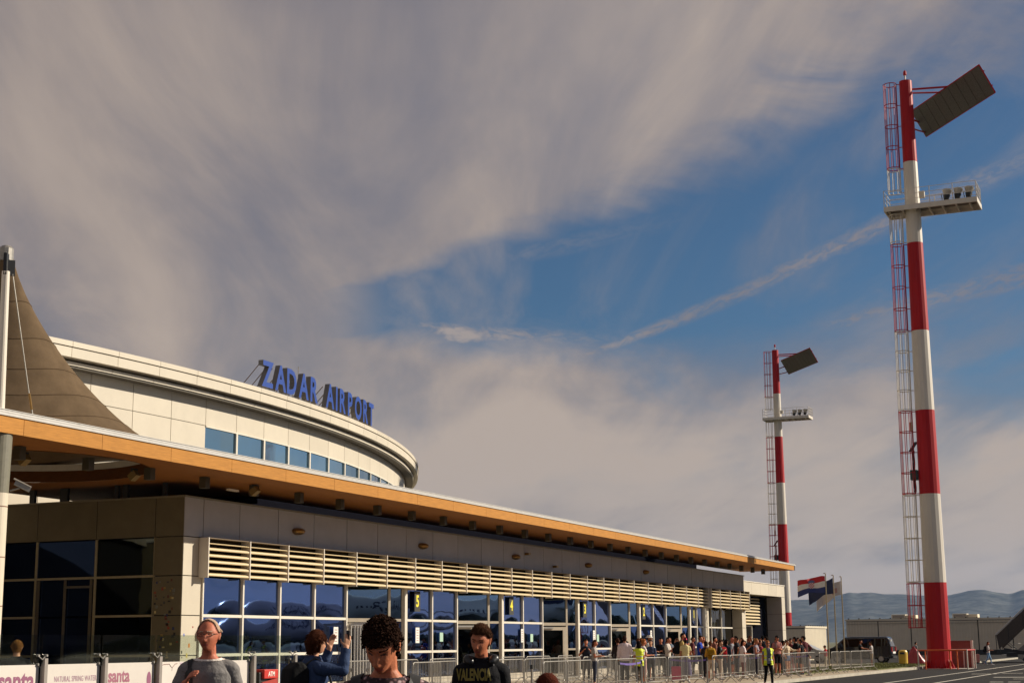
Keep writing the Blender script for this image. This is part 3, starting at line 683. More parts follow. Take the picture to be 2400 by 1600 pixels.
for a, b in zip(edges, edges[1:]):
    arc(a+g_, b-g_, [(RW-.04, 10.515), (RW-.04, 11.6), (RW, 11.6), (RW, 10.515)], .7).build('panel', m_panel, wall, fix=True)
    if b <= -89.3: arc(a+g_, b-g_, [(RW-.04, 6.0), (RW-.04, 10.49), (RW, 10.49), (RW, 6.0)], .7).build('panel', m_panel, wall, fix=True)
strip = arc(-89.4, A1, [(RW-.02, 10.44), (RW-.02, 10.50), (RW+.04, 10.50), (RW+.04, 10.44)]).build('ribbon_window', m_white, rot, fix=True)
arc(-89.4, A1, [(RW-.04, 8.0), (RW-.04, 9.0), (RW, 9.0), (RW, 8.0)]).build('sill_band', m_panel, rot, fix=True)
for a, b in zip(edges, edges[1:]):
    if a < -89.5: continue
    arc(a, b, [(RW-.05, 9.0), (RW-.05, 10.44), (RW-.025, 10.44), (RW-.025, 9.0)], .7).build('pane', m_teal, strip, fix=True)
    arc(b-.05, b+.05, [(RW-.048, 9.0), (RW-.048, 10.44), (RW+.05, 10.44), (RW+.05, 9.0)], .7).build('mullion', m_white, strip, fix=True)
# cornice: two bands with deep grooves and a coping
corn = arc(A0, A1, [(RW-.3, 11.5), (RW-.3, 12.4), (RW+.12, 12.4), (RW+.12, 11.62)]).build('cornice', mat('cornice_groove', (.10, .085, .065), .7), rot, fix=True)
for (r_, z0, z1, nm) in ((RW+.55, 11.63, 11.76, 'lower_band'), (RW+.82, 11.86, 12.205, 'upper_band'), (RW+.86, 12.24, 12.43, 'coping')):
    a = A0
    while a < A1:
        b = a+MOD*1.0
        arc(a+.008, b-.008, [(RW+.121, z0), (RW+.121, z1), (r_, z1), (r_, z0)], .5).build(nm, m_panel, corn, fix=True); a = b
arc(A0, A1, [(RW-.3, 12.40), (RW-.3, 12.415), (RW+.7, 12.415), (RW+.7, 12.40)]).build('roof_edge', m_zinc, rot, fix=True)
arc(A0, A1, [(RW+.1, 11.56), (RW+.1, 11.60), (RW+.5, 11.60), (RW+.5, 11.56)]).build('cornice_underside', mat('cornice_groove', None), rot, fix=True)
g = MB(); nn = 60                             # roof lid
g.add([pol(A0+(A1-A0)*i/nn, RW, 12.3) for i in range(nn+1)], [tuple(range(nn+1))]); g.build('roof', m_zinc, rot)

# letters on the cornice: two words, each letter a thing of its own
def roof_letters():
    spec = [('Z', -86.52), ('A', -85.61), ('D', -84.80), ('A', -83.85), ('R', -82.98), ('A', -81.52), ('I', -80.88), ('R', -80.24), ('P', -79.43), ('O', -78.47), ('R', -77.52), ('T', -76.73)]
    order = {}
    words = ['first word', 'second word']
    lab = ['blue block letter Z, first letter of the roof sign', 'blue block letter A right after the Z on the roof sign', 'blue block letter D in the first word of the roof sign', 'blue block letter A between D and R on the roof sign',
           'blue block letter R ending the first word of the roof sign', 'blue block letter A starting the second word of the roof sign', 'thin blue block letter I on the roof sign', 'blue block letter R between I and P on the roof sign',
           'blue block letter P on the roof sign', 'round blue block letter O on the roof sign', 'blue block letter R just before the T on the roof sign', 'blue block letter T, last letter of the roof sign']
    for (ch, a), lb in zip(spec, lab):
        R_ = RW+0.55; o3 = Vector(pol(a, R_, 12.64)); er = Vector((math.cos(rad(a)), math.sin(rad(a)), 0)); et = Vector((-er.y, er.x, 0))
        t = thing('sign_letter', lb, 'sign letter', tuple(o3), 'blue letters of the roof sign')
        face, x0, x1 = text_mb(ch, 1.56, 0.24, 0.042, 0.88); xm = (x0+x1)/2
        face.v = [(v[0]-xm, v[1], v[2]) for v in face.v]
        front = MB(); side = MB()
        bm_v = face.v
        for f in face.f:
            ysf = [bm_v[i][1] for i in f]
            (front if max(ysf) < -0.119 else side).add([bm_v[i] for i in f], [tuple(range(len(f)))])
        for mb, nm, m_ in ((front, 'letter_face', m_blue), (side, 'letter_side', m_lside)):
            place(mb, o3, et, -er); mb.build(nm, m_, t)
        w = (x1-x0)/2*0.7
        for s in ((-1, 1) if ch != 'I' else (0,)):
            f0 = o3+et*w*s
            MB().tube([f0+Vector((0, 0, -.24)), f0+Vector((0, 0, .02))], .022, 6).build('leg', m_galv, t)
            MB().tube([f0-er*.12+Vector((0, 0, .95)), f0-er*1.25+Vector((0, 0, -.24))], .022, 6).build('stay', mat('stay_metal', (.20, .14, .10), .5), t)
roof_letters()
def antenna(x, y, z, h, lab):
    t = thing('antenna', lab, 'antenna', (x, y, z))
    MB().tube([(x, y, z), (x, y, z+h)], .02, 6).build('mast', m_galv, t)
    MB().tube([(x-.35, y, z+.05), (x, y, z+h*.45)], .012, 5).build('stay', m_galv, t)
    MB().tube([(x+.35, y, z+.05), (x, y, z+h*.45)], .012, 5).build('stay', m_galv, t)
antenna(66.4, 41.2, 12.4, 3.1, 'thin aerial standing behind the roof letters')
p = pol(-62.5, RW+.3, 12.4); t = thing('roof_lamp', 'small warning lamp on the right end of the curved cornice', 'lamp', p)
MB().tube([p, (p[0], p[1], p[2]+.35)], .025, 6).build('stem', m_galv, t); MB().box(p[0]-.09, p[0]+.09, p[1]-.09, p[1]+.09, p[2]+.35, p[2]+.55).build('lamp_head', m_bronze, t)

# ------------------------------------------------------------------ tent, its mast, round column and camera
def tent():
    t = thing('tensile_tent', 'tan conical fabric tent rising over the canopy at the left', 'tent', (34.0, 31.0, 7.0))
    ap = Vector((31.75, 29.0, 12.15)); nth, nr = 64, 18
    def P(th, s):
        base = Vector((HC[0]+(HR+.35)*math.cos(th), HC[1]+(HR+.35)*math.sin(th), 7.25+0.12*math.cos(4*th)))
        ctr = ap.lerp(Vector((HC[0], HC[1], 7.25)), s); k = s**1.35
        d = (base-Vector((HC[0], HC[1], 7.25))); r0 = 0.16
        q = ctr+d*(r0/ (HR+.35)*(1-s)+k*1.0); q.z = ap.z+(base.z-ap.z)*(1-(1-s)**1.25)
        return q
    seams = [0.0, 0.22, 0.40, 0.56, 0.71, 0.85, 1.0]
    for s0, s1 in zip(seams, seams[1:]):
        g = MB()
        g.grid(lambda u, v: tuple(P(u*2*math.pi, s0+(s1-s0)*v)), nth, 4); g.build('membrane_panel', m_tent, t, smooth=True)
        if s1 < 1: MB().tube([P(2*math.pi*i/nth, s1) for i in range(nth)], .013, 5, closed=True).build('seam', mat('seam_tape', (.085, .056, .033), .9, spec=.05), t)
    MB().tube([P(2*math.pi*i/nth, 1.0) for i in range(nth)], .035, 6, closed=True).build('edge_rope', m_galv, t)
    MB().loft([[tuple(ap+Vector((r_*math.cos(a), r_*math.sin(a), z))) for a in [2*math.pi*i/12 for i in range(12)]] for r_, z in ((.20, -.25), (.2, .08), (.12, .16))]).build('crown_ring', m_galv, t)
    return ap
ap = tent()
t = thing('tent_mast', 'pale steel mast carrying the peak of the tent', 'mast', (29.06, 26.46, 7.0))
MB().tube([(29.06, 26.46, 6.9), (29.04, 26.5, 10.75)], [.115, .095], 16).build('pole', m_mwhite, t, smooth=False)
MB().obox((29.06, 26.52, 10.94), (.9, .43, 0), (-.43, .9, 0), (.05, .08, 1), .10, .04, .28).build('head_plate', m_black, t)
MB().obox((29.14, 26.47, 10.86), (.6, .8, 0), (-.8, .6, 0), (.05, .08, 1), .03, .12, .2).build('head_plate', m_black, t)
MB().tube([(29.08, 26.52, 10.9), tuple(ap)], .02, 6).build('cable', m_galv, t)
MB().tube([(29.17, 26.4, 10.7), (29.82, 26.25, 7.75)], .014, 6).build('stay_cable', m_galv, t)
MB().tube([(29.82, 26.25, 7.80), (29.90, 26.22, 7.40)], .03, 8).build('turnbuckle', m_bronze, t)
MB().tube([(29.90, 26.22, 7.42), (29.96, 26.2, 7.1)], .016, 6).build('shackle', m_galv, t)
t = thing('round_column', 'round cream column holding up the canopy at the left edge', 'column', (29.06, 26.46, 0))
c_ = MB(); zz = [0, .93, .96, 1.9, 1.93, 2.87, 2.9, 3.85, 3.88, 4.85, 4.88, 5.6]
MB().tube([(29.06, 26.46, z) for z in (0, 5.28)], .30, 28).build('shaft', m_panel, t)
for z in (1.45, 2.6, 3.75, 4.95): MB().tube([(29.06, 26.46, z-.012), (29.06, 26.46, z+.012)], .303, 28).build('joint_ring', mat('rust_joint', (.20, .09, .05), .7), t)
MB().tube([(29.06, 26.46, 5.28), (29.06, 26.46, 6.74)], [.305, .33], 28).build('capital', mat('dark_capital', (.16, .15, .11), .6), t)
t = thing('security_camera', 'pale security camera pointing right on the round column', 'camera', (29.36, 26.25, 5.5))
MB().obox((29.52, 26.05, 5.46), Vector((.62, -.60, -.42)).normalized(), Vector((.6, .62, 0)).normalized(), Vector((.3, -.28, .9)).normalized(), .20, .06, .055).build('housing', m_galv, t)
MB().obox((29.52, 26.05, 5.545), Vector((.62, -.60, -.42)).normalized(), Vector((.6, .62, 0)).normalized(), Vector((.3, -.28, .9)).normalized(), .23, .075, .012).build('sun_shield', m_white, t)
MB().tube([(29.34, 26.28, 5.35), (29.48, 26.1, 5.42)], .025, 6).build('bracket', m_galv, t)

# assumed annex beyond the left edge, added to block sky light from the side wall
t = thing('shading_annex', 'cream clad part of the terminal continuing beyond the left edge', 'building', (12, 34, 0))
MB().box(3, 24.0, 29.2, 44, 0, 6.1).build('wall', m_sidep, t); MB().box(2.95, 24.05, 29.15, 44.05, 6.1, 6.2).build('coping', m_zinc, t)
for i in range(7): MB().box(4+2.8*i, 6.4+2.8*i, 29.17, 29.195, .4, 3.7).build('window', m_glass, t)
# ------------------------------------------------------------------ floodlight masts
MZ = [0.0, 5.45, 11.15, 16.66, 22.0, 28.02, 33.69, 39.5]
def make_mast(loc):
    t = thing('floodlight_mast', 'tall red and white floodlight mast standing on the apron, nearest of the two', 'mast', loc, 'red and white floodlight masts')
    B = Vector(loc)
    def R(z): return 0.76+(0.42-0.76)*z/39.5
    nf = 16; ph = rad(189+2)                  # facet edges turned as on the real mast
    for i, (z0, z1) in enumerate(zip(MZ, MZ[1:])):
        g = MB(); rings = []
        for z in (z0+(0.0 if i == 0 else 0.002), z1-0.002):
            rings.append([tuple(B+Vector((R(z)*math.cos(ph+2*math.pi*k/nf), R(z)*math.sin(ph+2*math.pi*k/nf), z))) for k in range(nf)])
        g.loft(rings); g.build('mast_section', m_red if i % 2 == 0 else m_mwhite, t)
    g = MB()                                   # foot plate with gussets and bolts
    g.tube([B+Vector((0, 0, 0)), B+Vector((0, 0, .05))], 1.0, 24)
    for k in range(16):
        a = ph+2*math.pi*k/16; c, s = math.cos(a), math.sin(a)
        g.prism([(R(0)-.02, .05), (.97, .05), (R(0)-.02, .62)], lambda u, v, d: tuple(B+Vector((c*u-s*d, s*u+c*d, v))), -.02, .02)
        b = a+.19; g.tube([B+Vector((.9*math.cos(b), .9*math.sin(b), .05)), B+Vector((.9*math.cos(b), .9*math.sin(b), .16))], .035, 6)
    g.build('foot_plate', m_red, t)
    # ladder with its safety cage on the terminal side
    la = math.atan2(.96, -.28); lx, ly = math.cos(la), math.sin(la); px, py = -ly, lx
    cz = lambda z: B+Vector((lx*(R(z)+.62), ly*(R(z)+.62), z))
    def cage(z0, z1, c_, n):
        hoop = MB(); bars = MB(); rr_ = .46
        nh = max(2, int(round((z1-z0)/1.45))+1)
        for k in range(nh):
            z = z0+(z1-z0)*k/(nh-1); c0 = cz(z)
            hoop.tube([c0+Vector((rr_*math.cos(la+q), rr_*math.sin(la+q), 0)) for q in [-2.45+4.9*i/18 for i in range(19)]], .03, 5)
            q0 = B+Vector((lx*R(z), ly*R(z), z)); hoop.tube([q0, q0+Vector((lx*.22, ly*.22, 0))], .03, 5)
        for i in range(7):
            q = -2.1+4.2*i/6
            bars.tube([cz(z)+Vector((rr_*math.cos(la+q), rr_*math.sin(la+q), 0)) for z in (z0-.03, z1+.03)], .024, 5)
        rail = MB()
        for s in (-.2, .2): rail.tube([B+Vector((lx*(R(z)+.24)+px*s, ly*(R(z)+.24)+py*s, z)) for z in (z0-.03, z1+.03)], .026, 5)
        k = z0
        while k < z1: p0 = B+Vector((lx*(R(k)+.24), ly*(R(k)+.24), k)); rail.tube([p0+Vector((px*.2, py*.2, 0)), p0-Vector((px*.2, py*.2, 0))], .014, 4); k += .36
        l = rail.build('ladder', c_, t); hoop.build('hoop', c_, l); bars.build('cage_bar', c_, l)
    for i, (a, b) in enumerate(((2.6, 5.4), (5.5, 11.1), (11.2, 16.6), (16.7, 21.95), (22.05, 27.95), (28.1, 30.0), (31.6, 33.2), (33.3, 39.3))):
        cage(a, b, (m_red, m_mwhite, m_red, m_mwhite, m_red, m_mwhite, m_mwhite, m_red)[i], i)
    # work platform, long axis across the apron
    x0, x1, y0, y1, z0 = -1.12, 1.22, -4.35, 1.75, 30.14
    def bx(g, a, b, c, d, e, f): g.box(B.x+a, B.x+b, B.y+c, B.y+d, B.z+e, B.z+f)
    g = MB(); bx(g, x0, x0+.08, y0, y1, z0, z0+.34); bx(g, x1-.08, x1, y0, y1, z0, z0+.34); bx(g, x0+.082, x1-.082, y0, y0+.08, z0, z0+.34); bx(g, x0+.082, x1-.082, y1-.08, y1, z0, z0+.34)
    for k in range(7):
        y = y0+.5+k*.88; bx(g, x0+.082, x1-.082, y, y+.07, z0-.02, z0+.14)
    bx(g, -.56, -.48, y0+.082, y1-.082, z0+.145, z0+.28); bx(g, .50, .58, y0+.082, y1-.082, z0+.145, z0+.28)
    pf = g.build('platform', m_mwhite, t)
    g = MB(); bx(g, x0+.082, x1-.082, y0+.082, y1-.082, z0+.30, z0+.335); g.build('deck_grating', mat('deck_grating', (.16, .13, .10), .7), pf)
    g = MB()
    for z in (z0+.34+.4, z0+.34+.75, z0+.34+1.1):
        g.tube([B+Vector(q) for q in ((x0+.04, y0+.04, z), (x1-.04, y0+.04, z), (x1-.04, y1-.04, z), (x0+.04, y1-.04, z))], .018, 5, closed=True)
    g.build('guard_rail', m_mwhite, pf)
    for (x, y) in [(x0+.04, y0+.04+(y1-y0-.08)*k/4) for k in range(5)]+[(x1-.04, y0+.04+(y1-y0-.08)*k/4) for k in range(5)]+[(0, y0+.04), (0, y1-.04)]:
        MB().tube([B+Vector((x, y, z0+.34)), B+Vector((x, y, z0+1.46))], .026, 6).build('post', m_mwhite, pf)
    g = MB()                                   # mesh end panel
    for k in range(7): g.tube([B+Vector((x0+.06+(x1-x0-.12)*k/6, y0+.04, z0+.36)), B+Vector((x0+.06+(x1-x0-.12)*k/6, y0+.04, z0+1.44))], .012, 4)
    g.build('end_mesh', m_mwhite, pf)
    bx2 = MB(); bx(bx2, -.95, -.70, -.95, -.60, z0+.75, z0+1.2); bx2.build('junction_box', m_mwhite, pf)
    # spotlights on the platform, heads thrown upwards
    for k, y in enumerate((-3.80, -3.08, -2.36)):
        c0 = B+Vector((-.55, y, z0+.88)); d = Vector((.25, -.10, .95)).normalized()
        a = d.orthogonal().normalized(); b = d.cross(a)
        rings = [[tuple(c0+d*h+a*(r_*math.cos(q))+b*(r_*math.sin(q))) for q in [2*math.pi*i/14 for i in range(14)]] for h, r_ in ((-.34, .11), (-.25, .16), (-.05, .20), (.24, .31), (.27, .32))]
        s_ = MB().loft(rings).build('spotlight', mat('spot_shell', (.40, .37, .32), .4, metal=.3), t)
        rings = [[tuple(c0+d*h+a*(r_*math.cos(q))+b*(r_*math.sin(q))) for q in [2*math.pi*i/14 for i in range(14)]] for h, r_ in ((-.40, .17), (-.10, .235))]
        MB().loft(rings).build('ballast_cap', m_black, s_)
        MB().tube([c0+Vector((0, .3, -.5)), c0+Vector((0, .36, 0)), c0+Vector((0, .30, .05))], .025, 5).build('yoke', m_black, s_)
    # slanted mirror plate at the top
    a = Vector((.793, .609, 0)); nh = Vector((.609, -.793, 0)); s = nh*.5-Vector((0, 0, .866)); L, Wd = 9.27, 2.12
    P0 = Vector((101.07, 10.92, 38.78+.14))-Vector((103.7, 16.1, 0))+Vector((0, 0, 0)); n = a.cross(s).normalized()
    if n.z > 0: n = -n
    P = lambda u, v, w=0: B+P0+a*u+s*v+n*w
    m_mir = mat('mirror_plate_facets', (.10, .095, .085), .42, metal=.4, var=.45, scale=16)
    rf = MB().add([P(0, 0, -.06), P(L, 0, -.06), P(L, Wd, -.06), P(0, Wd, -.06)], [(0, 1, 2, 3)]).build('reflector', m_black, t)
    for k in range(9):
        u0, u1 = L*k/9+.02, L*(k+1)/9-.02
        g = MB(); g.add([P(u0, .03, 0), P(u1, .03, 0), P(u1, Wd-.02, 0), P(u0, Wd-.02, 0), P(u0, .03, -.05), P(u1, .03, -.05), P(u1, Wd-.02, -.05), P(u0, Wd-.02, -.05)], [(0, 1, 2, 3), (7, 6, 5, 4), (0, 4, 5, 1), (1, 5, 6, 2), (2, 6, 7, 3), (3, 7, 4, 0)])
        g.build('mirror_panel', m_mir, rf)
    fr = MB()
    for (u0, v0, u1, v1) in ((0, 0, L, 0), (0, 0, 0, Wd), (L, 0, L, Wd)): fr.tube([P(u0, v0, -.05), P(u1, v1, -.05)], .05, 6)
    fr.tube([P(0, Wd, -.05), P(L, Wd, -.05)], .03, 6)
    for v in (.5, 1.6): fr.tube([P(0, v, -.14), P(L, v, -.14)], .05, 6)
    fr.build('reflector_frame', m_red, rf)
    arm = MB(); top = B+Vector((0, 0, 38.9))
    arm.tube([top, P(4.2, 0, -.05)], .07, 8); arm.tube([top-Vector((0, 0, .25)), P(5.2, .05, -.05)], .06, 8)
    arm.tube([B+Vector((0, 0, 36.9)), P(9.22, .95, -.10)], .07, 8); arm.tube([B+Vector((0, 0, 36.2)), P(9.22, 1.8, -.10)], .06, 8)
    arm.build('support_arm', m_red, t)
    l = MB().tube([B+Vector((0, 0, 39.5)), B+Vector((0, 0, 39.95))], .05, 8); l.build('lamp_stem', m_mwhite, t)
    MB().loft([[tuple(B+Vector((.12*r_*math.cos(q), .12*r_*math.sin(q), z))) for q in [2*math.pi*i/10 for i in range(10)]] for z, r_ in ((39.95, .9), (40.0, 1), (40.2, .9), (40.3, .3))]).build('warning_lamp', m_red, t)
    # cabinet, cables and flap half way up the ladder
    g = MB(); q = cz(12.2); g.box(q.x-.05, q.x+.45, q.y-.55, q.y-.1, B.z+12.1, B.z+12.75); g.build('control_box', mat('green_box', (.03, .06, .045), .5), t)
    g = MB()
    for k in range(5): g.tube([cz(z)+Vector((.12+.05*math.sin(z*3+k), -.36+.06*math.cos(z*2.3+k*2), 0)) for z in [11.3+.3*i for i in range(10)]], .03, 5)
    g.build('cable_bundle', m_black, t)
    g = MB(); q = cz(14.2); g.obox((q.x+.2, q.y-.35, B.z+14.3), Vector((.5, -.4, .75)).normalized(), Vector((.6, .8, 0)).normalized(), Vector((-.6, .45, .65)).normalized(), .42, .14, .03); g.build('loose_flap', m_black, t)
    MB().obox((q.x+.1, q.y-.3, B.z+15.6), (1, 0, 0), (0, 1, 0), (0, 0, 1), .08, .08, .30).build('bundle', mat('pale_cloth', (.55, .45, .30), .8), t)
    return t
mast = make_mast((103.7, 16.1, AP))
dup(mast, (198.0, 49.6, AP), 0, 'smaller looking red and white floodlight mast rising behind the terminal canopy')
# pad, guard rail and board at the foot of the near mast
struct(MB().box(102.1, 105.2, 14.2, 18.0-.9, AP-.02, AP+.03).build('mast_pad', m_concrete))
t = thing('guard_rail', 'low orange and white tube railing around the foot of the nearest mast', 'railing', (103.6, 15.9, AP))
pts = [(102.0, 17.15), (102.0, 15.2), (102.05, 14.15), (105.3, 14.1), (105.4, 17.1)]
for i, (x, y) in enumerate(pts+[(102.0, 16.7), (102.02, 14.75)]):
    MB().tube([(x, y, AP), (x, y, AP+1.22)], .045, 8).build('post', (m_mwhite, m_orange, m_mwhite, m_mwhite, m_mwhite, m_orange, m_orange)[i], t)
for (a, b, c_) in ((0, 1, m_orange), (1, 2, m_orange), (2, 3, m_redp), (3, 4, m_mwhite)):
    for z in (1.18, .62) if a == 9 else (1.18,):
        MB().tube([(pts[a][0], pts[a][1], AP+z), (pts[b][0], pts[b][1], AP+z)], .045, 8).build('rail', c_, t)
t = thing('red_brown_cabinet', 'tall red-brown cabinet with a pale edge right of the mast foot', 'cabinet', (106.4, 15.1, AP))
MB().box(106.0, 106.9, 14.42, 15.9, AP+.02, AP+1.72).build('body', mat('red_brown_boards', (.22, .07, .05), .7, var=.2, scale=3, stretch=(1, 1, 8)), t)
MB().box(105.9, 106.0, 14.28, 14.42, AP, AP+1.78).build('edge_post', m_mwhite, t)
MB().box(105.9, 105.99, 14.85, 14.93, AP, AP+1.15).build('edge_post', m_mwhite, t)
MB().box(105.95, 106.95, 14.38, 15.95, AP+1.722, AP+1.76).build('top_plate', mat('red_brown_boards', None), t)

# ------------------------------------------------------------------ flags
def flag(x, y, h, lab, poletop, cloth_fn, flagname):
    p = thing('flagpole', lab, 'flagpole', (x, y, 0), 'flagpoles on the lawn')
    MB().tube([(x, y, 0), (x, y, h)], [.055, .035], 10).build('pole', mat('flagpole_metal', (.34, .28, .18), .4, metal=.4), p)
    MB().box(x-.05, x+.05, y-.02, y+.14, h, h+.06).build('pole_cap', m_alu, p)
    cloth_fn(x, y, h)
def flag_cloth(lab, x, y, h, Lf, Hf, bands, drop, ang, amp, seed, sag=0.35):
    """cloth streaming to the left, with folds; bands = list of (v0, v1, material)"""
    t = thing('flag', lab, 'flag', (x, y, h-.25), 'flags on the poles')
    ux, uy = math.cos(rad(ang)), math.sin(rad(ang))
    def P(u, v):
        s = u*Lf; w = amp*math.sin(u*9+seed+v*1.3)*u**.6+amp*.45*math.sin(u*19+2*v+seed*2)*u
        z = h-.22-Hf*v-drop*u-sag*u*u+.10*amp*math.sin(u*14+seed)
        return (x+ux*(.05+s*.96)-uy*w, y+uy*(.05+s*.96)+ux*w, z+.05*math.sin(u*7+seed+v*3))
    for (v0, v1, m_, nm) in bands:
        MB().grid(lambda u, v: P(u, v0+(v1-v0)*v), 30, 5).build(nm, m_, t, smooth=True)
    return t, P
fr_, fw_, fb_ = mat('flag_red', (.55, .02, .025), .7, var=.08), mat('flag_white', (.75, .72, .68), .7, var=.06), mat('flag_blue', (.025, .04, .17), .7, var=.1)
feu, fge = mat('flag_dark_blue', (.012, .022, .075), .7, var=.1), mat('coat_blue', (.12, .14, .28), .7)
def f1(x, y, h):
    t, P = flag_cloth('red, white and blue striped flag with chequered shield, streaming left', x, y, h, 2.05, 1.10, [(0, .333, fr_, 'red_stripe'), (.333, .667, fw_, 'white_stripe'), (.667, 1, fb_, 'blue_stripe')], -.10, 112, .13, .8, .42)
    g = MB(); cx, w = .50, .215
    for i in range(5):
        for j in range(5):
            u0, u1 = cx-w/2+w*i/5, cx-w/2+w*(i+1)/5; v0, v1 = .30+.42*j/5, .30+.42*(j+1)/5
            if j == 4:
                if i in (0, 4): continue
            q = []
            for (u, v) in ((u0, v0), (u1, v0), (u1, v1), (u0, v1)):
                p = Vector(P(u, v)); q.append(p+Vector((-.02, -.012, 0)))
            g.add(q, [(0, 1, 2, 3)], (i+j) % 2)
    g.build('shield', [fr_, fw_], t)
    g = MB(); g.grid(lambda u, v: tuple(Vector(P(cx-w*.55+w*1.1*u, .14+.155*v+.05*(2*u-1)**2))+Vector((-.02, -.012, 0))), 8, 2); g.build('crown', fge, t)
def f2(x, y, h): flag_cloth('dark blue flag on the middle pole, partly behind the striped flag', x, y, h, 1.85, 1.05, [(0, 1, feu, 'cloth')], .30, 108, .20, 2.4, .60)
def f3(x, y, h):
    t, P = flag_cloth('white flag with faint print on the right-hand pole', x, y, h, 1.9, 1.1, [(0, 1, mat('flag_translucent_white', (.50, .46, .44), .7, var=.08), 'cloth')], .45, 102, .20, 4.0, .8)
    g = MB(); g.grid(lambda u, v: tuple(Vector(P(.16+.2*u, .45+.35*v))+Vector((-.02, -.012, 0))), 4, 4); g.build('print', mat('flag_print', (.42, .24, .20), .7), t)
flag(112.23, 25.1, 6.42, 'left-hand flagpole, the one with the striped flag', 0, f1, 'flag')
flag(114.25, 24.98, 6.36, 'middle one of three flagpoles, flying the dark blue flag', 0, f2, 'flag')
flag(116.9, 24.98, 6.34, 'right-hand flagpole of three, flying the white flag', 0, f3, 'flag')

# ------------------------------------------------------------------ site cabins and the long hall behind
m_cab = mat('cabin_sheet', (0.66, 0.58, 0.44), .6, var=.05, scale=1.2, dirt=.12)
def corr(name, par, axis, fixed, a0, a1, z0, z1, out, pitch=.22, dep=.025):
    """ribbed metal sheet"""
    n = max(2, int((a1-a0)/pitch)); g = MB(); pts = []
    for i in range(n):
        for f_, d in ((0, 0), (.45, 0), (.5, dep), (.95, dep)):
            pts.append((a0+(a1-a0)*(i+f_)/n, d))
    pts.append((a1, 0)); vs = []
    for (a, d) in pts:
        for z in (z0, z1): vs.append((fixed+out*d, a, z) if axis == 'x' else (a, fixed+out*d, z))
    g.add(vs, [(2*i, 2*i+2, 2*i+3, 2*i+1) for i in range(len(pts)-1)]); return g.build(name, m_cab, par)
t = thing('site_cabin', 'flat roofed cream cabin, shaded end facing us, between terminal wing and flagpoles', 'cabin', (135, 34.6, 0))
MB().box(135.05, 143.2, 32.25, 37.1, -.02, 2.9).build('core', m_joint, t)
for a, b in ((32.21, 34.62), (34.68, 37.1)): corr('wall_panel', t, 'x', 135.0, a+.03, b-.03, .05, 2.72, -1, .30, .02)
for i in range(4): corr('wall_panel', t, 'y', 32.2, 135.0+2.05*i+.02, 135+2.05*(i+1)-.02, .05, 2.78, -1, .4, .02)
MB().box(134.93, 143.25, 32.12, 37.15, 2.80, 2.98).build('roof_rim', m_cab, t)
for i in range(6): MB().box(134.94, 135.04, 32.5+.85*i, 32.62+.85*i, 2.981, 3.06).build('roof_clip', m_black, t)
for i in range(9): MB().box(135.4+.85*i, 135.55+.85*i, 32.13, 32.23, 2.981, 3.06).build('roof_clip', m_black, t)
t = thing('long_hall', 'long low tan prefabricated hall with rooftop units behind the mast', 'building', (195, 25, 0))
MB().box(195.06, 205, 3, 41.3, -.02, 4.2).build('core', m_joint, t)
yy = 41.35
while yy > 4:
    corr('wall_panel', t, 'x', 195.0, yy-3.93+.05, yy-.05, .55, 4.0, -1, .33, .03); yy -= 3.95
MB().box(194.9, 205, 3, 41.4, 4.06, 4.30).build('roof_rim', m_cab, t)
MB().box(194.9, 195.0, 3, 41.35, 3.72, 3.76).build('trim_line', mat('cabin_trim', (.26, .23, .18), .6), t)
MB().box(194.8, 195.05, 3, 41.3, -.02, .52).build('skirting_shadow', m_black, t)  # black strip standing for the shadows along the foot of the hall
for i in range(30): MB().box(194.92, 195.05, 40.9-1.28*i, 41.06-1.28*i, 4.302, 4.42).build('roof_clip', m_black, t)
for yy in (33.0, 25.7):
    a = thing('rooftop_unit', 'pale air conditioning unit on the hall roof, %s the mast' % ('left of' if yy > 30 else 'right of'), 'roof unit', (196.5, yy, 4.3), 'air conditioning units on the hall roof')
    MB().box(195.6, 197.6, yy+1.15, yy+2.85, 4.34, 4.82).build('casing', m_cab, a, bevel=.05); MB().box(195.6, 197.4, yy-.1, yy+1.1, 4.34, 4.74).build('casing', m_cab, a, bevel=.05)
    MB().box(195.58, 195.598, yy+1.3, yy+2.7, 4.42, 4.74).build('grille', mat('grille_grey', (.30, .26, .22), .6), a)
    MB().box(195.7, 197.3, yy, yy+2.7, 4.301, 4.338).build('frame', m_galv, a)

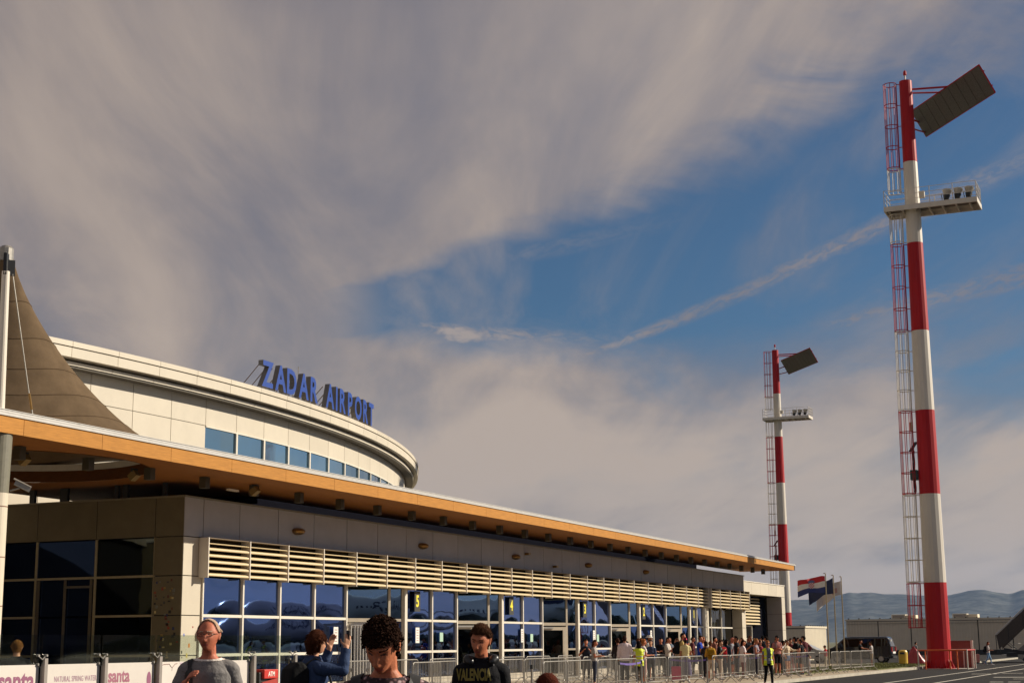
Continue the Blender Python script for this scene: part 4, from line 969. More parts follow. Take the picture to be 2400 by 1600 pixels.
# ------------------------------------------------------------------ vehicles
m_tyre = m_rubber
def wheel(par, x, y, z, r, w, axis='x'):
    g = MB(); ax = Vector((1, 0, 0)) if axis == 'x' else Vector((0, 1, 0)); c = Vector((x, y, z))
    a, b = (Vector((0, 1, 0)), Vector((0, 0, 1))) if axis == 'x' else (Vector((1, 0, 0)), Vector((0, 0, 1)))
    ring = lambda h, q: [tuple(c+ax*h+a*(q*math.cos(k))+b*(q*math.sin(k))) for k in [2*math.pi*i/20 for i in range(20)]]
    g.loft([ring(-w, r*.86), ring(-w*.8, r), ring(w*.8, r), ring(w, r*.86)])
    o = g.build('wheel', m_tyre, par)
    MB().loft([ring(-w-.012, r*.58), ring(w+.012, r*.58)]).build('rim', m_alu, o)
def vehicle(t, prof, x0, x1, paint, glass_polys, tumble=.16, zt=1.1):
    """prof: side outline in (y, z); the body narrows above the waist like a real shell"""
    g = MB(); n = len(prof); xm = (x0+x1)/2
    def sx(x, z): return xm+(x-xm)*(1-tumble*max(0, z-zt)/1.0)
    rings = []
    for x, k in ((x0, .93), (x0+.06, .985), (x0+.2, 1), (x1-.2, 1), (x1-.06, .985), (x1, .93)):
        cy = sum(p[0] for p in prof)/n; rings.append([(sx(x, z), cy+(y-cy)*(.5+.5*k), .62+(z-.62)*k) for y, z in prof])
    g.loft(rings); b = g.build('body', paint, t, fix=True, bevel=.03)
    for nm, pl, side in glass_polys:
        q = MB(); x = x0-.004 if side < 0 else x1+.004
        q.prism(pl, lambda u, v, d: (sx(x, v)+d, u, v), -.012, .02); q.build(nm, m_carglass, b)
    return b
m_carglass = glass_mat('car_window_glass', (0.05, 0.055, 0.06), .04)
m_blackpaint = mat('black_car_paint', (.010, .010, .013), .22, var=.05, coat=.6); m_silver = mat('pale_car_paint', (.55, .53, .48), .3, var=.04, coat=.5)
def van():
    t = thing('parked_van', 'black minivan parked side-on before the long hall, nose to the left', 'van', (123.4, 25.0, -.02))
    prof = [(22.62, .32), (22.55, .75), (22.60, 1.25), (22.78, 1.86), (22.98, 1.97), (25.6, 1.99), (26.2, 1.93), (27.05, 1.22), (27.6, 1.02), (27.78, .75), (27.78, .36), (27.0, .28), (23.4, .28)]
    b = vehicle(t, prof, 122.5, 124.35, m_blackpaint, [('window', [(24.4, 1.22), (25.8, 1.22), (25.9, 1.80), (24.4, 1.83)], -1), ('window', [(25.9, 1.22), (26.75, 1.22), (26.18, 1.78), (25.98, 1.8)], -1), ('window', [(22.95, 1.25), (24.3, 1.24), (24.3, 1.83), (23.05, 1.82)], -1)])
    MB().add([(122.75, 27.0, 1.25), (124.1, 27.0, 1.25), (124.0, 26.22, 1.88), (122.85, 26.22, 1.88)], [(0, 1, 2, 3)]).build('windscreen', m_carglass, b)
    for x in (122.55, 124.15): MB().box(x, x+.16, 22.535, 22.62, .85, 1.2).build('tail_light', mat('tail_light', (.55, .02, .02), .3), b)
    MB().box(122.62, 122.8, 22.6, 22.72, 1.62, 1.74).build('lamp', m_paper, b); MB().box(122.9, 123.95, 22.53, 22.6, .70, .84).build('plate', m_paper, b)
    MB().box(122.6, 124.2, 22.48, 22.6, .36, .52).build('bumper', m_black, b); MB().box(122.25, 122.5, 26.5, 26.62, 1.15, 1.35).build('mirror', m_black, b)
    for y in (23.4, 26.75):
        for x in (122.62, 124.2): wheel(t, x, y, .30, .32, .11)
van()
def car():
    t = thing('parked_car', 'pale hatchback half hidden between the queue and the black minivan', 'car', (126.8, 30.2, -.02))
    prof = [(28.3, .32), (28.2, .62), (28.3, .88), (29.1, 1.0), (29.95, 1.42), (31.2, 1.47), (32.2, 1.28), (32.6, .95), (32.65, .5), (32.5, .28), (28.6, .28)]
    b = vehicle(t, prof, 126.0, 127.7, m_silver, [('window', [(29.4, 1.02), (30.5, 1.0), (30.5, 1.38), (30.0, 1.37)], -1), ('window', [(30.6, 1.0), (31.7, 1.0), (31.5, 1.36), (30.6, 1.39)], -1), ('window', [(31.8, 1.02), (32.25, 1.05), (32.05, 1.25), (31.65, 1.33)], -1)], .2, .95)
    for y in (29.1, 31.8):
        for x in (126.1, 127.6): wheel(t, x, y, .28, .30, .1)
car()
def airstair():
    t = thing('boarding_stairs', 'mobile boarding stairs with dark covered flight rising out of frame at the right', 'boarding stairs', (136, 13, AP))
    X_ = 135.2
    ch = MB(); ch.box(X_, X_+2.3, 5.5, 15.6, AP+.42, AP+.78); ch.box(X_-.02, X_+2.32, 11.6, 13.4, AP+.30, AP+.95); c_ = ch.build('chassis', m_black, t)
    for y in (14.0, 7.0):
        for x in (X_+.1, X_+2.1): wheel(t, x, y, AP+.47, .47, .16)
    fl = MB(); dy, dz = -2.9, 2.83
    L = math.hypot(dy, dz); U = Vector((0, dy/L, dz/L)); N_ = Vector((0, dz/L, -dy/L)); o = Vector((X_+1.15, 16.15, AP+.55))
    side = mat('stair_side_dark', (.055, .042, .032), .6, var=.2)
    for xx in (X_+.02, X_+2.28):
        g = MB(); g.add([(xx-.03, 16.15, AP+1.05), (xx-.03, 16.3, AP+2.15), (xx-.03, 16.3-11, AP+2.15+10.0), (xx-.03, 16.15-11, AP+1.05+10.0), (xx+.03, 16.15, AP+1.05), (xx+.03, 16.3, AP+2.15), (xx+.03, 16.3-11, AP+2.15+10.0), (xx+.03, 16.15-11, AP+1.05+10.0)], [(0, 1, 2, 3), (7, 6, 5, 4), (0, 4, 5, 1), (1, 5, 6, 2), (3, 2, 6, 7), (0, 3, 7, 4)])
        g.build('side_panel', side, t)
        g = MB()
        for k in range(9): g.box(xx-.05, xx-.032, 15.3-1.2*k, 15.36-1.2*k, AP+1.05+.75+1.09*k, AP+2.9+1.09*k)
        g.build('panel_rib', m_black, t)
        MB().tube([(xx, 16.35, AP+2.22), (xx, 16.35-11, AP+12.22)], .06, 8).build('handrail', m_zinc, t)
        MB().tube([(xx, 16.32, AP+.75), (xx, 16.35, AP+2.2)], .035, 6).build('post', m_black, t)
        MB().tube([(xx, 16.3, AP+2.2), (xx, 15.0, AP+1.05)], .03, 6).build('brace', m_black, t)
    for k in range(22):
        y, z = 16.0-.5*k, AP+.62+.455*k
        MB().box(X_+.08, X_+2.22, y-.36, y, z-.03, z).build('step', m_alu, t)
    g = MB(); g.add([(x, y, z) for x in (X_+.25, X_+2.05) for y, z in ((14.9, AP+.85), (15.6, AP+.62), (12.4, AP+.6), (5.5, AP+7.0), (5.5, AP+8.4))], [(0, 1, 2, 3, 4), (9, 8, 7, 6, 5), (0, 5, 6, 1), (1, 6, 7, 2), (2, 7, 8, 3), (3, 8, 9, 4), (4, 9, 5, 0)])
    g.build('stringer', mat('stair_stringer_grey', (.22, .19, .17), .6, dirt=.2), t)
    MB().obox((X_-.01, 14.6, AP+.85), (1, 0, 0), Vector((0, -.98, -.17)), Vector((0, -.17, .98)), .04, 1.2, .10).build('foot_beam', m_black, t)
    g = MB(); g.box(X_+.2, X_+2.0, 6.0, 11.3, AP+.80, AP+1.55); g.build('cab', m_mwhite, t); MB().box(X_+.18, X_+.199, 9.0, 11.0, AP+1.02, AP+1.16).build('red_stripe', m_redp, t)
    MB().box(X_-.1, X_+.3, 14.3, 14.7, AP+.25, AP+.62).build('step_plate', m_concrete, t)
airstair()
t = thing('litter_bin', 'round yellow litter bin on the lawn edge left of the mast', 'bin', (109.7, 19.45, 0))
rings = lambda pr: [[(109.7+r_*math.cos(q), 19.45+r_*math.sin(q), z) for q in [2*math.pi*i/20 for i in range(20)]] for z, r_ in pr]
MB().loft(rings([(0.10, .27), (.14, .30), (.80, .31), (.90, .30), (1.0, .25), (1.03, .12)])).build('body', mat('yellow_plastic', (.62, .40, .045), .45, var=.08, dirt=.2), t, smooth=False)
MB().loft(rings([(0.0, .25), (.10, .255)])).build('base', m_rubber, t)
MB().box(109.36, 109.42, 19.30, 19.60, .74, .88).build('slot', m_black, t)
t = thing('red_bag_heap', 'crumpled red plastic sack standing on the lawn beside the yellow bin', 'sack', (113.2, 19.2, 0))
g = MB()
def sackp(u, v):
    a = u*2*math.pi; r_ = (.62*(1-v)**.55+.05)*(1+.16*math.sin(3*a+v*5)+.10*math.sin(7*a)); return (113.2+.7*r_*math.cos(a), 19.2+r_*math.sin(a)+.10*v, 1.12*v*(1+.08*math.sin(2*a)))
g.grid(sackp, 22, 8); g.build('sack', mat('red_sack', (.36, .035, .045), .4, var=.2, bump=.5, bscale=6), t, smooth=True)
MB().tube([(113.2, 19.3, 1.0), (113.2, 19.34, 1.25)], [.05, .08], 6).build('tied_neck', mat('red_sack', None), t)

# ------------------------------------------------------------------ crowd barriers and belt posts
def make_barrier():
    t = thing('crowd_barrier', '', 'barrier', (0, 0, 0)); Lb = 1.08
    r_ = .12; pts = []
    for (cx, cz, a0) in ((Lb-r_, 1.10-r_, 0), (-Lb+r_, 1.10-r_, 90), (-Lb+r_, .24+r_, 180), (Lb-r_, .24+r_, 270)):
        for k in range(5): a = rad(a0+22.5*k); pts.append((cx+r_*math.cos(a), 0, cz+r_*math.sin(a)))
    MB().tube(pts, .019, 7, closed=True).build('frame', m_galv, t, smooth=True)
    g = MB()
    for k in range(17): x = -Lb+.12+(2*Lb-.24)*k/16; g.tube([(x, 0, .245), (x, 0, 1.095)], .006, 5)
    g.tube([(-Lb, 0, .38), (Lb, 0, .38)], .010, 5)
    g.build('bars', m_galv, t)
    for s in (-1, 1):
        x = s*(Lb-.25); g = MB(); g.tube([(x, -.34, .0), (x, -.05, .26), (x, .05, .26), (x, .34, 0)], .017, 6); g.build('foot', m_galv, t)
    return t
bar0 = make_barrier(); first = [True]
ORD = ['first', 'second', 'third', 'fourth', 'fifth', 'sixth', 'seventh', 'eighth', 'ninth', 'tenth', 'eleventh', 'twelfth', 'thirteenth', 'fourteenth', 'fifteenth', 'sixteenth', 'seventeenth', 'eighteenth', 'nineteenth', 'twentieth', 'twenty-first']
def barrier(x, y, ang, lab, grp):
    rz = rad(ang)
    if first[0]:
        first[0] = False; bar0.location = (x, y, 0); bar0.rotation_euler = (0, 0, rz); bar0['label'] = lab; bar0['group'] = grp
    else: dup(bar0, (x, y, 0), rz, lab, grp)
rr = random.Random(21); GA = 'steel crowd barriers in the front row'
rowA = [(44.4+2.24*i, 18.35) for i in range(4)]+[(55.2+2.24*i, 18.75) for i in range(3)]+[(62.9+2.24*i, 18.45) for i in range(4)]+[(72.7+2.24*i, 18.25) for i in range(2)]+[(78.6+2.24*i, 18.5) for i in range(6)]
for i, (x, y) in enumerate(rowA):
    barrier(x, y+rr.uniform(-.12, .12)-(.0 if x < 80 else .05*(x-80)), rr.uniform(-6, 6)-(0 if x < 78 else 3), 'steel crowd barrier, %s from the left in the front row by the apron' % ORD[i], GA)
GB = 'steel crowd barriers in the second row'
for i in range(14):
    barrier(43.2+2.3*i+rr.uniform(-.1, .1), 22.2+.1*i+rr.uniform(-.25, .25), rr.uniform(-7, 7), 'steel crowd barrier, %s from the left in the middle row before the glass' % ORD[i], GB)
GC = 'steel crowd barriers close to the glass front'
for i in range(9):
    barrier(47.5+2.3*i*1.35+rr.uniform(-.1, .1), 26.6+rr.uniform(-.15, .15), rr.uniform(-8, 8), 'steel crowd barrier, %s from the left in the row closest to the glass' % ORD[i], GC)
m_belt = mat('purple_belt', (.13, .08, .38), .7)
def belt_post(x, y, lab, to=None):
    t = thing('belt_post', lab, 'belt post', (x, y, 0), 'retractable belt posts in the queue')
    MB().tube([(x, y, 0.03), (x, y, .92)], .034, 10).build('post', m_galv, t); MB().tube([(x, y, 0), (x, y, .03)], .17, 16).build('base', m_rubber, t)
    MB().tube([(x, y, .90), (x, y, 1.02)], .042, 10).build('head', m_black, t)
    if to:
        a, b = Vector((x, y, .95)), Vector((*to, .95)); d = (b-a).normalized(); n_ = Vector((-d.y, d.x, 0))
        g = MB(); g.grid(lambda u, v: tuple(a.lerp(b, u)+Vector((0, 0, -.035+.07*v-.10*4*u*(1-u)*.5))), 8, 1); g.build('belt', m_belt, t)
belt_post(51.2, 18.72, 'belt post with purple belt left of the woman in the yellow vest', (53.9, 18.85))
belt_post(53.9, 18.85, 'belt post right beside the woman in the yellow vest')
belt_post(61.3, 18.65, 'belt post with purple belt left of the mustard backpack', (62.0, 20.4))
belt_post(70.6, 18.9, 'belt post behind the steward facing us', (72.2, 20.4))
belt_post(77.2, 18.3, 'belt post with a belt beside the man in black at the queue end', (79.0, 20.0))
belt_post(43.1, 18.5, 'short belt post at the left end of the front barrier row')

# ------------------------------------------------------------------ glass balustrade with poster boards
def balustrade():
    Yb = 16.0; t = thing('glass_balustrade', 'glass screen with printed poster boards and grey posts at the lower left', 'balustrade', (22, 16, 0))
    xs = [17.32+1.402*i for i in range(7)]
    m_post = mat('grey_post_metal', (.33, .29, .26), .45, metal=.35, var=.1)
    m_board = mat('poster_white', (.66, .60, .54), .55, var=.03)
    for i, x in enumerate(xs):
        g = MB(); g.prism([(Yb+.02, 0), (Yb+.10, 0), (Yb+.10, 1.33), (Yb+.05, 1.45), (Yb+.02, 1.47)], lambda u, v, d: (x+d, u-.13, v), -.035, .035)
        g.prism([(Yb+.02, 0), (Yb+.055, 0), (Yb+.055, 1.36), (Yb+.03, 1.40)], lambda u, v, d: (x+d, u-.02, v), -.060, -.036)
        p = g.build('post', m_post, t)
        for z in (1.49, 1.36):
            for s in (-1, 1):
                if z < 1.4 and s > 0: continue
                q = MB(); q.tube([(x, Yb-.03, z-.04), (x+s*.09, Yb-.02, z+.02)], .010, 6); q.tube([(x+s*.09, Yb-.045, z+.02), (x+s*.09, Yb+.0, z+.02)], .020, 8); q.build('glass_clamp', m_galv, p)
    boards = []
    for i, (a, b) in enumerate(zip(xs, xs[1:])):
        MB().box(a+.03, b-.03, Yb+.004, Yb+.014, .10 if i == 4 else 1.30, 1.815).build('glass_pane', m_clear, t)
        if i < 5 and i != 5: 
            if i <= 4: boards.append(MB().box(a+.05, b-.05, Yb-.012, Yb+.0, .12, 1.378).build('poster_board', m_board, t) if i < 5 else None)
    def word(txt, size, x, z, m_, par, bold=0.0, sq=1.0, right=False, spacing=1.0):
        mb, x0, x1 = text_mb(txt, size, 0, bold, sq, spacing); ox = x-(x1 if right else x0); place(mb, (ox, Yb-.0145, z), (1, 0, 0), (0, 1, 0)); mb.build('lettering', m_, par)
    mb, x0, x1 = text_mb('santa', .40, 0, .012, .92)
    word('santa', .40, xs[1]-.13, 1.02, m_purple, boards[0], .012, .92, True)
    word('NATURAL SPRING WATER', .115, xs[2]-.115, 1.12, mat('mauve_print', (.36, .19, .26), .6), boards[1], .001, .68, True, 1.08)
    word('santa', .285, xs[2]+.17, 1.085, mat('rose_print', (.34, .12, .17), .6), boards[2], .009, .92)
    word('PRIRODNA IZVORSKA VODA', .10, xs[2]+.14, .985, mat('mauve_print', None), boards[2], .001, .62)
    def ell(par, cx, cz, rx, rz, m_, nm):
        g = MB(); n_ = 24; g.add([(cx+rx*math.cos(2*math.pi*k/n_), Yb-.0148, cz+rz*math.sin(2*math.pi*k/n_)) for k in range(n_)], [tuple(range(n_))]); g.build(nm, m_, par)
    ell(boards[2], xs[3]-.185, 1.10, .058, .13, m_purple, 'oval_print'); 
    g = MB(); g.add([(xs[3]-.10, Yb-.0148, .9), (xs[3]-.085, Yb-.0148, .9), (xs[3]-.085, Yb-.0148, 1.2), (xs[3]-.10, Yb-.0148, 1.2)], [(0, 1, 2, 3)]); g.build('line_print', mat('beige_print', (.48, .36, .27), .6), boards[2])
    br = mat('brown_line_print', (.25, .12, .10), .6)
    q = MB(); q.tube([(xs[3]+.07, Yb-.013, 1.29), (xs[3]+.20, Yb-.013, 1.335), (xs[3]+.36, Yb-.013, 1.34), (xs[3]+.40, Yb-.013, 1.30), (xs[3]+.44, Yb-.013, 1.28), (xs[3]+.52, Yb-.013, 1.34), (xs[3]+.58, Yb-.013, 1.345)], .006, 4); q.tube([(xs[3]+.44, Yb-.013, 1.28), (xs[3]+.435, Yb-.013, 1.23)], .004, 4); q.build('line_print', br, boards[3])
    q = MB(); q.tube([(xs[3]+.66, Yb-.013, .9), (xs[3]+.68, Yb-.013, 1.12), (xs[3]+.74, Yb-.013, 1.24), (xs[3]+.78, Yb-.013, 1.1), (xs[3]+.77, Yb-.013, .9)], .004, 4); q.build('line_print', mat('pale_line_print', (.40, .30, .28), .6), boards[3])
    g = MB(); g.add([(xs[3]+.64, Yb-.0146, 1.36), (xs[4]-.08, Yb-.0146, 1.36), (xs[4]-.08, Yb-.0146, .95), (xs[3]+.86, Yb-.0146, .95), (xs[3]+.80, Yb-.0146, 1.2)], [(0, 1, 2, 3, 4)]); g.build('patch_print', m_lilac, boards[3])
balustrade()
def cash_machine():
    t = thing('cash_machine', 'red and black cash machine kiosk with red header sign behind the glass screen', 'cash machine', (35.07, 22.6, 0))
    x, y = 35.07, 22.5
    MB().box(x-.42, x+.42, y, y+.7, 0, .96).build('cabinet', m_black, t, bevel=.02)
    h = MB().box(x-.30, x+.36, y-.08, y+.3, .80, 1.03).build('header', m_redp, t, bevel=.015)
    mb, a, b = text_mb('ATM', .17, 0, .004, .9); place(mb, (x+.03-(a+b)/2, y-.083, .86), (1, 0, 0), (0, 1, 0)); mb.build('lettering', m_paper, h)
    p = MB().obox((x-.05, y-.10, .40), Vector((1, 0, .12)).normalized(), (0, 1, 0), Vector((-.12, 0, 1)).normalized(), .36, .02, .36).build('front_panel', mat('red_panel', (.38, .04, .03), .4), t)
    MB().obox((x-.05, y-.125, .50), (1, 0, .12), (0, 1, 0), (-.12, 0, 1), .16, .004, .05).build('emblem', m_paper, p)
cash_machine()

# ------------------------------------------------------------------ airliner on the apron (seen only as a reflection in the glass)
def airliner():
    cx, cy, cz = 138.0, -24.0, 3.75
    t = thing('airliner', 'white airliner parked across the apron, mirrored in the terminal glass', 'aircraft', (cx, cy, AP))
    m_air = mat('aircraft_white', (.82, .80, .80), .3, var=.03); m_navy = mat('aircraft_navy', (.012, .02, .09), .4)
    sta = [(-19.5, .12, -.4), (-19, .55, -.35), (-18, 1.05, -.2), (-16.5, 1.6, -.05), (-14, 1.9, 0), (8, 1.9, 0), (13, 1.55, .3), (17, .85, .85), (19.5, .3, 1.2)]
    g = MB(); g.loft([[(cx+s, cy+r_*math.cos(q), cz+dz+r_*math.sin(q)) for q in [2*math.pi*i/28 for i in range(28)]] for s, r_, dz in sta]); g.build('fuselage', m_air, t, smooth=True)
    g = MB(); g.prism([(11.5, 1.6), (16.0, 1.4), (19.8, 8.2), (17.3, 8.2)], lambda u, v, d: (cx+u, cy+d, cz+v), -.18, .18); g.build('tail_fin', m_navy, t)
    for s in (-1, 1):
        g = MB(); g.prism([(-3, 1.5*s), (4.5, 1.5*s), (6.5, 16*s), (4.6, 16*s)], lambda u, v, d: (cx+u, cy+v, cz-1.1+abs(v)*.09+d), -.15, .15); g.build('wing', m_air, t)
        g = MB(); g.tube([(cx-3.8, cy+s*5, cz-1.9), (cx-2.9, cy+s*5, cz-1.9), (cx+.6, cy+s*5, cz-1.8)], [.95, 1.0, .55], 18); g.build('engine', m_navy, t)
        g = MB(); g.prism([(13.5, .8*s), (16.5, .6*s), (19.2, 6*s), (17.6, 6*s)], lambda u, v, d: (cx+u, cy+v, cz+1.0+d), -.1, .1); g.build('tailplane', m_air, t)
        for x in (cx+1.2,): wheel(t, x, cy+s*2.4, .45, .55, .3, 'y')
        g = MB(); g.tube([(cx+1.2, cy+s*2.4, .4), (cx+1.2, cy+s*2.2, cz-1.5)], .12, 8); g.build('gear_leg', m_galv, t)
    wheel(t, cx-14.5, cy, .3, .4, .2, 'y'); MB().tube([(cx-14.5, cy, .3), (cx-14.5, cy, cz-1.5)], .1, 8).build('gear_leg', m_galv, t)
    wn = MB()
    for k in range(40): x = cx-13+.56*k; wn.obox((x, cy+1.885, cz+.28), (1, 0, 0), (0, 1, .15), (0, 0, 1), .12, .02, .17)
    wn.build('cabin_window', m_navy, t)
    mb, a, b = text_mb('RYANAIR', 1.75, 0, .03, 1.05); place(mb, (cx-3.5, cy+1.93, cz-.05), (-1, 0, 0), (0, -1, .0), (0, 0, 1)); mb.v = [(v[0], cy+math.sqrt(max(.05, 1.93**2-(v[2]-cz)**2)), v[2]) for v in mb.v]; mb.build('lettering', m_navy, t)
    return t
dup(airliner(), (66.0, -27.0, AP), 0, 'second white airliner on the apron, mirrored in the entrance glass')
def far_wood():
    rr = random.Random(9); g = MB()
    for i in range(900):
        x = -150+1100*rr.random(); y = -230-rr.random()*60; r_ = rr.uniform(3, 6); h = rr.uniform(4, 8)
        n_ = 7; ringz = [(0, .55), (h*.3, 1.0), (h*.7, .8), (h, .25)]
        g.loft([[(x+r_*k*(1+.25*math.sin(3*q+i))*math.cos(q), y+r_*k*math.sin(q), z) for q in [2*math.pi*j/n_ for j in range(n_)]] for z, k in ringz])
    tag(g.build('far_wood', mat('wood_foliage', (.045, .055, .02), .9, var=.5, scale=.3)), kind='stuff')
far_wood()
# ------------------------------------------------------------------ people
def sstep(a, b, x):
    t = np.clip((x-a)/(b-a), 0, 1); return t*t*(3-2*t)
def head_mesh(nu=44, nv=34, wide=1.0):
    """head about its own centre, face towards -y; chin at z = -.118, crown at +.117"""
    vs = []
    for j in range(nv+1):
        ph = -math.pi/2+math.pi*j/nv
        for i in range(nu):
            th = 2*math.pi*i/nu; vs.append((math.cos(ph)*math.sin(th), -math.cos(ph)*math.cos(th), math.sin(ph)))
    p = np.array(vs); d = p.copy()
    p[:, 0] *= .0755*wide; p[:, 1] *= .097; p[:, 2] *= .118
    x, y, z = p.T.copy(); fr = sstep(0.0, -.05, y)
    low = sstep(.02, -.11, z)
    p[:, 0] *= 1-.30*low*wide**-1
    p[:, 1] += np.where(y > 0, -.030*low*sstep(0, .09, y), 0)     # the nape
    p[:, 1] -= .020*low*fr                                        # jaw forward
    p[:, 1] += -.010*fr*np.exp(-((x/.028)**2+((z+.098)/.020)**2)) # chin
    p[:, 1] += fr*.009*np.exp(-(((np.abs(x)-.032)/.016)**2+((z-.010)/.012)**2))   # eye sockets
    p[:, 1] -= fr*.008*np.exp(-((x/.055)**2+((z-.034)/.010)**2))                 # brow
    nose = fr*np.exp(-(x/.0125)**2)*sstep(.030, -.030, z)*sstep(-.052, -.040, z)
    p[:, 1] -= .021*nose
    p[:, 1] -= fr*.012*np.exp(-(((np.abs(x)-.013)/.008)**2+((z+.036)/.010)**2))  # nostril wings
    p[:, 1] -= fr*.008*np.exp(-((x/.022)**2+((z+.059)/.006)**2))                 # upper lip
    p[:, 1] -= fr*.009*np.exp(-((x/.020)**2+((z+.073)/.006)**2))                 # lower lip
    p[:, 1] += fr*.006*np.exp(-((x/.024)**2+((z+.066)/.0035)**2))
    p[:, 1] -= fr*.006*np.exp(-(((np.abs(x)-.042)/.018)**2+((z+.022)/.018)**2))  # cheeks
    fs = [(j*nu+i, j*nu+(i+1) % nu, (j+1)*nu+(i+1) % nu, (j+1)*nu+i) for j in range(nv) for i in range(nu)]
    return p, fs
def cap_mesh(p0, p1, r0, r1, n=12):
    p0, p1 = np.array(p0, float), np.array(p1, float); d = p1-p0; L = np.linalg.norm(d); d = d/max(L, 1e-6)
    a = np.cross(d, [0, 0, 1.0]); a = np.cross(d, [1.0, 0, 0]) if np.linalg.norm(a) < .1 else a; a /= np.linalg.norm(a); b = np.cross(d, a)
    rings = [(p0-d*r0*math.cos(t), r0*math.sin(t)) for t in (.25, .7, 1.2)]+[(p0+d*L*k, r0+(r1-r0)*k) for k in (0, .33, .66, 1)]+[(p1+d*r1*math.cos(t), r1*math.sin(t)) for t in (1.2, .7, .25)]
    vs = [c+(a*math.cos(2*math.pi*i/n)+b*math.sin(2*math.pi*i/n))*r_ for c, r_ in rings for i in range(n)]; k = len(rings)
    fs = [(i*n+j, i*n+(j+1) % n, (i+1)*n+(j+1) % n, (i+1)*n+j) for i in range(k-1) for j in range(n)]+[tuple(range(n-1, -1, -1)), tuple(range((k-1)*n, k*n))]
    return np.array(vs), fs
def hand_mesh(wr, d, palm_n, curl, side):
    """palm, four unequal bent fingers and a thumb that leaves the side of the palm"""
    d = np.array(d, float); d /= np.linalg.norm(d); n_ = np.array(palm_n, float); n_ -= d*np.dot(n_, d); n_ /= np.linalg.norm(n_); s = np.cross(n_, d)*side
    P = []; w = np.array(wr, float)
    for o in (-.024, -.008, .008, .024): P.append(cap_mesh(w+d*.012+s*o*.7, w+d*.085+s*o, .0135, .0115, 8))
    for o, L in ((-.027, .058), (-.009, .070), (.009, .078), (.027, .070)):
        b0 = w+d*.085+s*o; q1 = d*math.cos(curl*.6)+n_*math.sin(curl*.6); q2 = d*math.cos(curl*1.5)+n_*math.sin(curl*1.5)
        b1 = b0+q1*L*.5; P.append(cap_mesh(b0, b1, .0098, .009, 8)); P.append(cap_mesh(b1, b1+q2*L*.5, .009, .0075, 8))
    t0 = w+d*.022+s*.030; t1 = t0+(d*.6+s*.75+n_*.25)*.042; P.append(cap_mesh(t0, t1, .0125, .0105, 8)); P.append(cap_mesh(t1, t1+(d*.85+s*.2+n_*.4)*.034, .0105, .0085, 8))
    return P
ARMS = {'down': ((.05, .02, -.28), (.02, -.06, -.25)), 'hips': ((.20, .06, -.20), (-.13, -.06, -.19)), 'crossed': ((.06, .0, -.27), (-.20, -.19, .06)), 'front': ((.06, -.03, -.27), (-.06, -.24, .02)),
        'phone': ((.05, -.10, -.25), (-.09, -.19, .14)), 'raised': ((.08, -.17, -.16), (-.08, -.12, .22)), 'high': ((.10, -.22, -.02), (-.06, -.06, .23)), 'reach': ((.12, -.16, -.18), (.04, -.25, -.02)), 'strap': ((.10, -.02, -.26), (-.12, -.16, .17)), 'back': ((.06, .12, -.24), (-.03, -.05, -.24)), 'lean': ((.16, -.17, -.15), (.20, -.15, .02))}
